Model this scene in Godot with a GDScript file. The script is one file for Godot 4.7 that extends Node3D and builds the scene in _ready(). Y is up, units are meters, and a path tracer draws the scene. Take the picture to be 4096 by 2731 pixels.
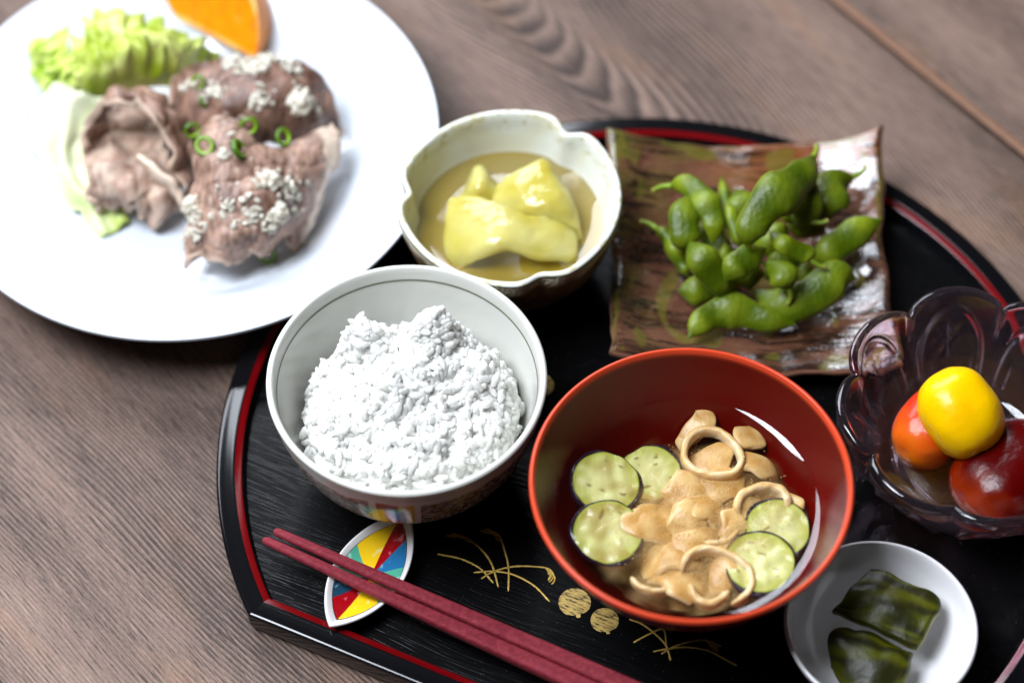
extends Node3D
# A Japanese set meal on a half-moon lacquer tray, on an old wooden table, lit by a window at the back left and an added light overhead.

var rng := RandomNumberGenerator.new()
var nz := FastNoiseLite.new()
var taken := {}


func _ready():
	rng.seed = 7
	nz.seed = 11
	nz.noise_type = FastNoiseLite.TYPE_SIMPLEX_SMOOTH
	nz.frequency = 1.0
	nz.fractal_type = FastNoiseLite.FRACTAL_NONE
	# ---------------------------------------------------------------- camera, light, exposure
	var cam := Camera3D.new()
	cam.name = "camera"
	cam.position = Vector3(0.00000, 0.83500, 0.59481)
	cam.rotation_degrees = Vector3(-54.5370, 0, -0.5639)
	cam.near = 0.02
	cam.far = 20.0
	var att := CameraAttributesPhysical.new()
	att.frustum_focal_length = 85.0
	att.exposure_aperture = 3.6
	att.frustum_focus_distance = 0.945
	cam.attributes = att
	add_child(cam)
	var env := Environment.new()
	env.background_mode = Environment.BG_COLOR
	env.background_color = Color(0.165, 0.152, 0.14)
	env.tonemap_mode = Environment.TONE_MAPPER_LINEAR
	env.tonemap_exposure = 0.95
	env.sdfgi_enabled = true
	env.ssao_enabled = true
	env.ssil_enabled = true
	var we := WorldEnvironment.new()
	we.name = "world_environment"
	we.environment = env
	add_child(we)
	area_light("area_light", Vector3(-0.56, 1.20, 0.08), Vector3(0.0, 0.02, 0.0), Vector2(0.6, 0.6), 3.35)  # soft light added nearly overhead to brighten the rice, not a window
	area_light("area_light_001", Vector3(-0.52, 1.02, -1.10), Vector3(0.0, 0.02, 0.0), Vector2(1.20, 0.75), 3.5)  # the window at the back left
	# ---------------------------------------------------------------- setting, then the things
	build_table()
	build_tray()
	build_plate()
	build_pork_dish()
	build_lobed_bowl()
	build_rice_bowl()
	build_square_plate()
	build_soup()
	build_glass_bowl()
	build_small_dish()
	build_chopsticks()


func area_light(called: String, at: Vector3, to: Vector3, size: Vector2, energy: float):
	var l := AreaLight3D.new()
	l.name = called
	l.area_size = size
	l.area_normalize_energy = true
	l.light_energy = energy
	l.light_color = Color(0.935, 0.96, 1.0)
	l.shadow_enabled = true
	add_child(l)
	l.look_at_from_position(at, to)


# ==================================================================== helpers
func V(x: float, y: float, z: float) -> Vector3:
	return Vector3(x, y, z) * 0.001


func numbered(called: String) -> String:
	var n: int = taken.get(called, -1) + 1
	taken[called] = n
	return called if n == 0 else "%s_%03d" % [called, n]


func thing(called: String, label: String, category: String, at := Vector3.ZERO, group := "") -> Node3D:
	var o := Node3D.new()
	o.name = numbered(called)
	add_child(o, true)
	o.position = at
	tag(o, label, category, group)
	return o


func tag(o: Node, label: String, category: String, group := ""):
	o.set_meta("label", label)
	o.set_meta("category", category)
	if group:
		o.set_meta("group", group)


func part(called: String, mesh: Mesh, m: Material, parent: Node3D) -> MeshInstance3D:
	var o := MeshInstance3D.new()
	var key := str(parent.get_instance_id()) + called
	var n: int = taken.get(key, -1) + 1
	taken[key] = n
	o.name = called if n == 0 else "%s_%03d" % [called, n]
	o.mesh = mesh
	o.material_override = m
	parent.add_child(o, true)
	return o


func single(called: String, mesh: Mesh, m: Material, label: String, category: String, group := "", at := Vector3.ZERO) -> MeshInstance3D:
	var o := MeshInstance3D.new()
	o.name = numbered(called)
	o.mesh = mesh
	o.material_override = m
	add_child(o, true)
	o.position = at
	tag(o, label, category, group)
	return o


func many(called: String, mesh: Mesh, m: Material, where: Array, parent: Node3D) -> MultiMeshInstance3D:
	var mm := MultiMesh.new()
	mm.transform_format = MultiMesh.TRANSFORM_3D
	mm.mesh = mesh
	mm.instance_count = where.size()
	for i in where.size():
		mm.set_instance_transform(i, where[i])
	var o := MultiMeshInstance3D.new()
	o.name = called
	o.multimesh = mm
	o.material_override = m
	o.set_meta("kind", "stuff")
	parent.add_child(o, true)
	return o


func mat(c: Color, rough: float, spec := 0.5) -> StandardMaterial3D:
	var m := StandardMaterial3D.new()
	m.albedo_color = c
	m.roughness = rough
	m.metallic_specular = spec
	return m


func painted(rough: float, spec := 0.5) -> StandardMaterial3D:
	var m := mat(Color.WHITE, rough, spec)
	m.vertex_color_use_as_albedo = true
	return m


func lin(r: float, g: float, b: float) -> Color:   # a colour as seen (0-255), as a linear vertex colour
	return Color(r / 255.0, g / 255.0, b / 255.0).srgb_to_linear()


func pane(c: Color, a: float) -> StandardMaterial3D:
	var m := mat(Color(c.r, c.g, c.b, a), 0.02)
	m.transparency = BaseMaterial3D.TRANSPARENCY_ALPHA
	return m


func n3(p: Vector3, f: float) -> float:
	return nz.get_noise_3d(p.x * f, p.y * f, p.z * f)


func wob(p: Vector3, f: float) -> Vector3:
	return Vector3(n3(p, f), n3(p + Vector3(7.1, 3.3, 1.7), f), n3(p + Vector3(-5.2, 9.4, 4.6), f))


func tex(w: int, h: int, f: Callable) -> ImageTexture:
	var b := PackedByteArray()
	b.resize(w * h * 3)
	var k := 0
	for y in h:
		for x in w:
			var c: Color = f.call(float(x) / w, float(y) / h)
			b[k] = clampi(int(c.r * 255.0), 0, 255)
			b[k + 1] = clampi(int(c.g * 255.0), 0, 255)
			b[k + 2] = clampi(int(c.b * 255.0), 0, 255)
			k += 3
	return ImageTexture.create_from_image(Image.create_from_data(w, h, false, Image.FORMAT_RGB8, b))


func tex_grey(w: int, h: int, f: Callable) -> ImageTexture:
	var b := PackedByteArray()
	b.resize(w * h)
	var k := 0
	for y in h:
		for x in w:
			var c: float = f.call(float(x) / w, float(y) / h)
			b[k] = clampi(int(c * 255.0), 0, 255)
			k += 1
	return ImageTexture.create_from_image(Image.create_from_data(w, h, false, Image.FORMAT_L8, b))


func noise_tex(size: int, freq: float, octaves := 4, seed := 3, kind := FastNoiseLite.TYPE_SIMPLEX_SMOOTH) -> NoiseTexture2D:
	var n := FastNoiseLite.new()
	n.noise_type = kind
	n.frequency = freq
	n.fractal_octaves = octaves
	n.seed = seed
	var t := NoiseTexture2D.new()
	t.width = size
	t.height = size
	t.seamless = true
	t.noise = n
	return t


func relief(m: StandardMaterial3D, t: Texture2D, cm: float, triplanar := 0.0):
	m.heightmap_enabled = true
	m.heightmap_texture = t
	m.heightmap_scale = cm
	if triplanar > 0.0:
		m.uv1_triplanar = true
		m.uv1_scale = Vector3.ONE * triplanar
	return m


# a surface over u, v; its outside is du x dv
func grid(nu: int, nv: int, f: Callable, col = null, flip := false) -> Array:
	var w := nu + 1
	var P := PackedVector3Array()
	var N := PackedVector3Array()
	var U := PackedVector2Array()
	var C := PackedColorArray()
	var I := PackedInt32Array()
	P.resize(w * (nv + 1))
	N.resize(P.size())
	U.resize(P.size())
	C.resize(P.size())
	C.fill(Color.WHITE)
	var k := 0
	for j in nv + 1:
		var v := float(j) / nv
		for i in w:
			var u := float(i) / nu
			var p: Vector3 = f.call(u, v)
			P[k] = p
			U[k] = Vector2(u, v)
			if col is Callable:
				C[k] = col.call(u, v, p)
			k += 1
	I.resize(nu * nv * 6)
	k = 0
	for j in nv:
		for i in nu:
			var a := j * w + i
			var b := a + 1
			var c := a + w
			var d := c + 1
			var na := (P[b] - P[a]).cross(P[c] - P[a])
			var nb := (P[c] - P[d]).cross(P[b] - P[d])
			if flip:
				na = -na
				nb = -nb
				I[k] = a; I[k + 1] = b; I[k + 2] = c; I[k + 3] = b; I[k + 4] = d; I[k + 5] = c
			else:
				I[k] = a; I[k + 1] = c; I[k + 2] = b; I[k + 3] = b; I[k + 4] = c; I[k + 5] = d
			k += 6
			N[a] += na
			N[b] += na + nb
			N[c] += na + nb
			N[d] += nb
	for j in nv + 1:
		var a := j * w
		var b := a + nu
		if P[a].distance_squared_to(P[b]) < 1e-13:
			var s := N[a] + N[b]
			N[a] = s
			N[b] = s
	for j in [0, nv]:
		var a: int = j * w
		if P[a].distance_squared_to(P[a + nu / 3]) < 1e-13 and P[a].distance_squared_to(P[a + nu / 2]) < 1e-13:
			var s := Vector3.ZERO
			for i in w:
				s += N[a + i]
			for i in w:
				N[a + i] = s
	for i in N.size():
		N[i] = N[i].normalized() if N[i].length_squared() > 1e-30 else Vector3.UP
	return [P, N, U, C, I]


func mesh_of(list: Array) -> ArrayMesh:
	var P := PackedVector3Array()
	var N := PackedVector3Array()
	var U := PackedVector2Array()
	var C := PackedColorArray()
	var I := PackedInt32Array()
	for g in list:
		var at := P.size()
		P.append_array(g[0])
		N.append_array(g[1])
		U.append_array(g[2])
		C.append_array(g[3])
		var idx: PackedInt32Array = g[4].duplicate()
		for i in idx.size():
			idx[i] += at
		I.append_array(idx)
	var arr := []
	arr.resize(Mesh.ARRAY_MAX)
	arr[Mesh.ARRAY_VERTEX] = P
	arr[Mesh.ARRAY_NORMAL] = N
	arr[Mesh.ARRAY_TEX_UV] = U
	arr[Mesh.ARRAY_COLOR] = C
	arr[Mesh.ARRAY_INDEX] = I
	var m := ArrayMesh.new()
	m.add_surface_from_arrays(Mesh.PRIMITIVE_TRIANGLES, arr)
	return m


func cr(a: Vector3, b: Vector3, c: Vector3, d: Vector3, t: float) -> Vector3:
	return 0.5 * (2.0 * b + (c - a) * t + (2.0 * a - 5.0 * b + 4.0 * c - d) * t * t + (3.0 * b - a - 3.0 * c + d) * t * t * t)


func along(p: Array, t: float) -> Vector3:
	var n := p.size() - 1
	var x := clampf(t, 0.0, 1.0) * n
	var i := mini(int(x), n - 1)
	var a: Vector3 = p[i - 1] if i > 0 else 2.0 * p[0] - p[1]
	var d: Vector3 = p[i + 2] if i + 2 <= n else 2.0 * p[n] - p[n - 1]
	return cr(a, p[i], p[i + 1], d, x - i)


func patch(rows: Array, u: float, v: float) -> Vector3:
	var c := []
	for r in rows:
		c.append(along(r, u))
	return along(c, v)


func ease_ends(u: float) -> float:
	return u - 0.14 * sin(TAU * u)


# a sheet with thickness t and rounded edges about the surface f
func slab(nu: int, nv: int, f: Callable, t: float, col = null, edge := 0.12) -> Array:
	var mid := grid(nu, nv, func(u, v): return f.call(ease_ends(u), ease_ends(v)))
	var out := []
	for side in [1.0, -1.0]:
		var k := [0]
		var w := nu + 1
		out.append(grid(nu, nv, func(u, v):
			var i: int = roundi(v * nv) * w + roundi(u * nu)
			var a := ease_ends(u)
			var b := ease_ends(v)
			var e := clampf(minf(minf(a, 1.0 - a), minf(b, 1.0 - b)) / edge, 0.0, 1.0)
			return mid[0][i] + mid[1][i] * (side * t * 0.5 * sqrt(1.0 - (1.0 - e) * (1.0 - e))),
			col, side < 0.0))
	return out


# a tube along points; radii(t) gives the half sizes across and up; across lies square to look
func tube(pts: Array, n: int, seg: int, radii: Callable, look := Vector3.UP, col = null) -> Array:
	var c := []
	var tn := []
	for j in n + 1:
		c.append(along(pts, float(j) / n))
	for j in n + 1:
		tn.append((c[mini(j + 1, n)] - c[maxi(j - 1, 0)]).normalized())
	return grid(seg, n, func(u, v):
		var j := roundi(v * n)
		var T: Vector3 = tn[j]
		var A := T.cross(look).normalized()
		var B := T.cross(A)
		var r: Vector2 = radii.call(v, u)
		return c[j] + A * (cos(u * TAU) * r.x) + B * (sin(u * TAU) * r.y), col)


func lathe(profile: Array, seg: int, steps: int, shape = null, col = null) -> Array:
	return grid(seg, steps, func(u, v):
		var p := along(profile, v)
		var th: float = u * TAU
		if shape is Callable:
			p = shape.call(th, v, p)
		return Vector3(cos(th) * p.x, p.y, sin(th) * p.x), col, true)


func ell(n: int, m: int, r: Vector3, bumps := 0.0, seed := 0.0, col = null) -> Array:
	return grid(n, m, func(u, v):
		var d := Vector3(cos(u * TAU) * sin(v * PI), cos(v * PI), sin(u * TAU) * sin(v * PI))
		if u > 0.999:
			d = Vector3(sin(v * PI), cos(v * PI), 0)
		return d * r * (1.0 + bumps * n3(d + Vector3(seed, seed * 0.7, 0), 1.4)), col)


# ==================================================================== table
func build_table():
	var W := 2048
	var H := 1024
	var cb := PackedByteArray()
	var hb := PackedByteArray()
	cb.resize(W * H * 3)
	hb.resize(W * H)
	var dark := Color(0.030, 0.017, 0.012)
	var light := Color(0.310, 0.204, 0.157)
	for y in H:                                    # y runs along the grain, x across it
		var a := float(y) / H * 0.9 - 0.45
		for x in W:
			var b := float(x) / W * 0.58 - 0.241
			var wx := nz.get_noise_2d(a * 4.0, b * 8.0) * 0.006 + nz.get_noise_2d(a * 11.0, b * 30.0) * 0.0006
			var q := b + 0.128 + wx
			var g := sqrt(q * q + 0.0026) * 1.0 + 0.11 * a + nz.get_noise_2d(a * 5.0 + 40.0, b * 12.0) * 0.0030
			var s := g * 560.0 + nz.get_noise_2d(a * 9.0, b * 60.0) * 0.30
			s -= floorf(s)
			var ring := 1.0 - s if s > 0.25 else s * 3.0
			var fib := nz.get_noise_2d(a * 22.0, b * 1500.0)
			var fine := nz.get_noise_2d(a * 420.0, b * 1300.0)
			var big := nz.get_noise_2d(a * 4.0 + 9.0, b * 8.0 - 3.0)
			var blot := nz.get_noise_2d(a * 14.0 + 3.0, b * 26.0)
			var strength := 0.55 + 0.35 * nz.get_noise_2d(a * 6.0, b * 12.0 + 30.0)
			var tone := 0.38 + (ring - 0.45) * 1.25 * strength + fib * 0.17 + fine * 0.13 + big * 0.12 + blot * 0.06 + nz.get_noise_2d(a * 1.6, b * 22.0 + 7.0) * 0.22
			var pore := nz.get_noise_2d(a * 70.0 + 11.0, b * 900.0)
			if pore > 0.42:
				tone -= (pore - 0.42) * 0.7
			if pore < -0.5:
				tone -= (pore + 0.5) * 0.6
			var scr := absf(nz.get_noise_2d(a * 90.0 + b * 120.0, b * 30.0 - a * 8.0))
			if scr < 0.012:
				tone += 0.12
			tone = clampf(tone, 0.0, 1.0)
			var c := dark.lerp(light, tone)
			var warm := clampf(nz.get_noise_2d(a * 9.0 - 20.0, b * 30.0) - 0.35, 0.0, 1.0)
			c.r *= 1.0 + warm * 0.25
			c.b *= 1.0 - warm * 0.3
			c = c.linear_to_srgb()
			var k := (y * W + x)
			cb[k * 3] = int(clampf(c.r, 0, 1) * 255.0)
			cb[k * 3 + 1] = int(clampf(c.g, 0, 1) * 255.0)
			cb[k * 3 + 2] = int(clampf(c.b, 0, 1) * 255.0)
			hb[k] = clampi(int((0.5 + (ring - 0.5) * 0.5 * strength + fib * 0.2 + fine * 0.12) * 255.0), 0, 255)
	var m := mat(Color.WHITE, 0.62, 0.4)
	m.albedo_texture = ImageTexture.create_from_image(Image.create_from_data(W, H, false, Image.FORMAT_RGB8, cb))
	relief(m, ImageTexture.create_from_image(Image.create_from_data(W, H, false, Image.FORMAT_L8, hb)), 0.045)
	var t := thing("wooden_table", "weathered brown wooden table top with worn grain under the tray and plate", "table")
	t.rotation_degrees.y = -51.0
	plank(t, m, -0.2412, 0.36, -0.241, 0.0)
	plank(t, m, -0.66, -0.2462, -0.70, 0.37)
	var jm := mat(Color(0.48, 0.34, 0.25), 0.7)
	relief(jm, noise_tex(256, 0.03), 0.06, 30.0)
	part("joint_strip", mesh_of([grid(60, 6, func(u, v):
		var x: float = (u - 0.5) * 1.8
		return Vector3(x, -0.0012 + 0.0008 * sin(v * PI) + 0.0004 * nz.get_noise_2d(x * 60.0, v * 3.0), -0.2424 - v * 0.0044), null, true)]), jm, t)


func plank(t: Node3D, m: Material, z0: float, z1: float, tz: float, du: float):
	var list := []
	var prof := [Vector2(z0, -0.03), Vector2(z0, -0.004), Vector2(z0 + 0.0004, -0.0016), Vector2(z0 + 0.0016, -0.0003), Vector2(z0 + 0.004, 0.0), Vector2(z1 - 0.004, 0.0), Vector2(z1 - 0.0012, -0.0003), Vector2(z1, -0.002), Vector2(z1, -0.03)]
	var g := grid(24, prof.size() - 1, func(u, v):
		var p: Vector2 = prof[roundi(v * (prof.size() - 1))]
		return Vector3((u - 0.5) * 1.8, p.y, p.x), null, true)
	for i in g[0].size():
		g[2][i] = Vector2((g[0][i].z - tz) / 0.58, g[0][i].x / 0.9 + 0.5 + du)
	list.append(g)
	part("plank", mesh_of(list), m, t)


# ==================================================================== tray
const TRAY := Vector3(0.0558, 0.0, 0.0620)
const TURN := 0.4346       # 24.9 degrees


func tray_edge(d: float, s: float) -> Vector3:   # s 0..1 round the arc, 1..2 along the straight front; d outwards from the red line
	var R := 0.1678 + d
	var c := 0.1273 + d
	var half := sqrt(R * R - c * c)
	var a0 := atan2(c, half)
	var q: Vector2
	if s <= 1.0:
		var a := a0 - (TAU - (PI - 2.0 * a0)) * s
		q = Vector2(cos(a), sin(a)) * R
	else:
		q = Vector2(lerpf(-half, half, s - 1.0), c)
	q = q.rotated(TURN)
	return TRAY + Vector3(q.x, 0, q.y)


func rim_sweep(prof: Array, k: int) -> Mesh:
	var list := []
	for leg in [0.0, 1.0]:
		list.append(grid(240 if leg == 0.0 else 40, k, func(u, v):
			var p := along(prof, v)
			var e := tray_edge(p.x, u + leg)
			return Vector3(e.x, p.y, e.z)))
	return mesh_of(list)


func build_tray():
	var t := thing("lacquer_tray", "black half-moon lacquer tray with a red inner line and gold grass motifs", "tray")
	var black := mat(Color(0.045, 0.045, 0.055), 0.09, 0.5)
	part("rim", rim_sweep([Vector3(0.0003, 0.0118, 0), Vector3(0.0005, 0.0126, 0), Vector3(0.0010, 0.0128, 0), Vector3(0.0022, 0.0127, 0), Vector3(0.0046, 0.0125, 0), Vector3(0.0066, 0.0124, 0), Vector3(0.0074, 0.0122, 0), Vector3(0.0080, 0.0117, 0), Vector3(0.0081, 0.0102, 0), Vector3(0.0078, 0.004, 0), Vector3(0.0065, 0.001, 0), Vector3(0.002, 0.0008, 0)], 44), black, t)
	part("red_band", rim_sweep([Vector3(-0.0022, 0.0116, 0), Vector3(-0.0019, 0.0118, 0), Vector3(-0.0010, 0.0121, 0), Vector3(0.0005, 0.0125, 0)], 12), mat(Color(0.38, 0.008, 0.025), 0.16), t)
	part("inner_wall", rim_sweep([Vector3(-0.0038, 0.0058, 0), Vector3(-0.0030, 0.0085, 0), Vector3(-0.0021, 0.0117, 0)], 6), black, t)
	# the floor, with open wood grain under the lacquer, along the straight side
	var fl := mat(Color.WHITE, 0.24, 0.28)
	fl.albedo_texture = tex(1024, 1024, func(u, v):
		var n := nz.get_noise_2d(u * 14.0, v * 320.0)
		var base := 0.032 + 0.010 * n
		var dust := nz.get_noise_2d(u * 400.0 + 50.0, v * 400.0)
		if dust > 0.90:
			base += 0.22
		return Color(base, base, base * 1.12))
	relief(fl, tex_grey(1024, 2048, func(u, v):
		var w := nz.get_noise_2d(u * 3.0, v * 7.0) * 0.008
		var a := nz.get_noise_2d(u * 11.0, (v + w) * 330.0)
		var b := nz.get_noise_2d(u * 34.0 + 7.0, (v + w) * 620.0)
		var pore := clampf((a - 0.15) * 2.4, 0.0, 1.0)
		return 0.75 - pore * 0.40 - b * 0.08), 0.011)
	var g := grid(240, 1, func(u, v):
		var s: float = u * 1.35
		var e := tray_edge(-0.0037, s if s <= 1.0 else 1.0 + (s - 1.0) / 0.35)
		return Vector3(e.x, 0.006, e.z) if v < 0.5 else Vector3(TRAY.x, 0.006, TRAY.z))
	for i in g[0].size():
		var q := Vector2(g[0][i].x - TRAY.x, g[0][i].z - TRAY.z).rotated(-TURN)
		g[2][i] = q / 0.34 + Vector2(0.5, 0.5)
		g[1][i] = Vector3.UP
	part("floor_panel", mesh_of([g]), fl, t)
	part("underside", rim_sweep([Vector3(-0.004, 0.0055, 0), Vector3(-0.002, 0.001, 0), Vector3(0.004, 0.0009, 0)], 6), black, t)
	# gold motifs
	var gold := mat(Color(0.80, 0.66, 0.32), 0.42)
	gold.metallic = 0.25
	relief(gold, noise_tex(256, 0.05), 0.02, 90.0)
	for stems in [[[V(-25.2, 6.2, 98.1), V(-19.4, 6.2, 99.9), V(-12.3, 6.2, 106.4), V(-8.5, 6.2, 113.4), V(-6.3, 6.2, 122.8)],
		[V(-11.5, 6.2, 95.9), V(-6.2, 6.2, 99.1), V(-3.5, 6.2, 107.1), V(-2.2, 6.2, 114.7), V(-2.4, 6.2, 124.7)],
		[V(-30.5, 6.2, 107.4), V(-21.0, 6.2, 109.8), V(-13.4, 6.2, 114.3), V(-8.2, 6.2, 120.9)],
		[V(-16.1, 6.2, 116.0), V(-7.9, 6.2, 115.6), V(-0.3, 6.2, 117.2), V(7.8, 6.2, 122.3), V(13.8, 6.2, 129.5)],
		[V(-13.1, 6.2, 118.9), V(-7.9, 6.2, 115.6), V(-0.3, 6.2, 113.5), V(7.9, 6.2, 113.6), V(13.9, 6.2, 114.9), V(16.2, 6.2, 119.3)]], [[V(44.5, 6.2, 137.6), V(49.4, 6.2, 139.7), V(55.1, 6.2, 144.9), V(58.6, 6.2, 149.8), V(59.9, 6.2, 155.8)],
		[V(45.9, 6.2, 147.8), V(51.9, 6.2, 144.3), V(57.6, 6.2, 142.2), V(58.6, 6.2, 149.2)],
		[V(53.2, 6.2, 151.9), V(59.1, 6.2, 150.7), V(66.6, 6.2, 150.1), V(74.5, 6.2, 151.7), V(80.7, 6.2, 155.4), V(85.3, 6.2, 158.4)],
		[V(56.3, 6.2, 153.0), V(61.3, 6.2, 149.8), V(67.8, 6.2, 147.7), V(74.2, 6.2, 147.2), V(79.9, 6.2, 150.0)]]]:
		var first: bool = stems.size() == 5
		for k in stems.size():
			var p: Array = stems[k]
			var list := [tube(p, 40, 6, func(v, u): return Vector2(0.00040 + 0.00012 * n3(along(p, v), 900.0), 0.00022) * (1.0 if v > 0.02 and v < 0.98 else 0.3))]
			var ears: int = [5, 5, 0, 0, 6][k] if first else [0, 0, 0, 4][k]
			for e in ears:
				var at_end: bool = (k == 4) or (not first)
				var tt: float = (0.74 + 0.05 * e) if at_end else (0.05 + 0.075 * e)
				var o := along(p, tt)
				var dir := (along(p, tt + 0.02) - along(p, tt - 0.02)).normalized()
				var off := dir.rotated(Vector3.UP, -0.95 if at_end else 2.65)
				if not at_end and k == 0:
					off = dir.rotated(Vector3.UP, -2.70)
				if not at_end and k == 1:
					off = dir.rotated(Vector3.UP, -2.55)
				var tip := o + off * (0.0042 - 0.0004 * absf(e - 2.0))
				list.append(tube([o, (o + tip) * 0.5 + dir * 0.0004, tip], 6, 5, func(v, u): return Vector2(0.00034, 0.00024) * (1.0 if v < 0.95 else 0.3)))
			part("gold_grass_stem", mesh_of(list), gold, t)
	var streak := mat(Color.WHITE, 0.45)
	streak.metallic = 0.2
	streak.albedo_texture = tex(256, 256, func(u, v):
		var n := nz.get_noise_2d(u * 3.0, v * 16.0) * 0.5 + nz.get_noise_2d(u * 8.0 + 9.0, v * 50.0) * 0.5
		var c := Color(0.74, 0.62, 0.34).lerp(Color(0.40, 0.32, 0.15), clampf(n * 1.1 + 0.32, 0.0, 1.0))
		return c if n < 0.40 else Color(0.07, 0.06, 0.05))
	for d in [[V(23.5, 6.2, 129.9), 6.32], [V(35.0, 6.2, 138.0), 5.48], [V(11.0, 6.2, 27.0), 6.2]]:
		var R: float = d[1] * 0.001
		var o: Vector3 = d[0]
		var foot := 2.1 if R > 0.0066 else 1.35
		var gd := grid(90, 8, func(u, v):
			var a: float = u * TAU
			var da := absf(wrapf(a - foot, -PI, PI))
			var r: float = R * (1.0 + (0.20 if da < 0.16 else 0.0) - 0.10 * smoothstep(0.9, 0.15, da) + 0.012 * nz.get_noise_2d(cos(a) * 9.0, sin(a) * 9.0)) * (1.0 - v)
			return Vector3(cos(a) * r, 0.00022 if v > 0.05 else 0.0, sin(a) * r), null, true)
		for i in gd[0].size():
			var q := Vector2(gd[0][i].x, gd[0][i].z).rotated(-TURN)
			gd[2][i] = q / 0.02 + Vector2(0.5, 0.5)
			gd[1][i] = Vector3.UP
		var disc := part("gold_disc", mesh_of([gd]), streak, t)
		disc.position = o


# ==================================================================== big plate
func build_plate():
	var white := mat(Color(0.80, 0.825, 0.855), 0.10)
	var t := thing("dinner_plate", "large round white porcelain plate holding pork, lettuce and orange", "plate", Vector3(-0.1407, 0.0, -0.0896))
	part("plate_body", mesh_of([lathe([V(0.01, 5, 0), V(50, 5, 0), V(56, 0.5, 0), V(59, 0.5, 0), V(62, 7, 0), V(80, 14, 0), V(100, 24.5, 0), V(108.4, 29, 0), V(109.4, 30.4, 0), V(108.3, 31.2, 0), V(99, 27.5, 0), V(82, 19, 0), V(72, 12.5, 0), V(64, 9.6, 0), V(52, 8.8, 0), V(0.01, 8.5, 0)], 180, 90)]), white, t)


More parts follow.
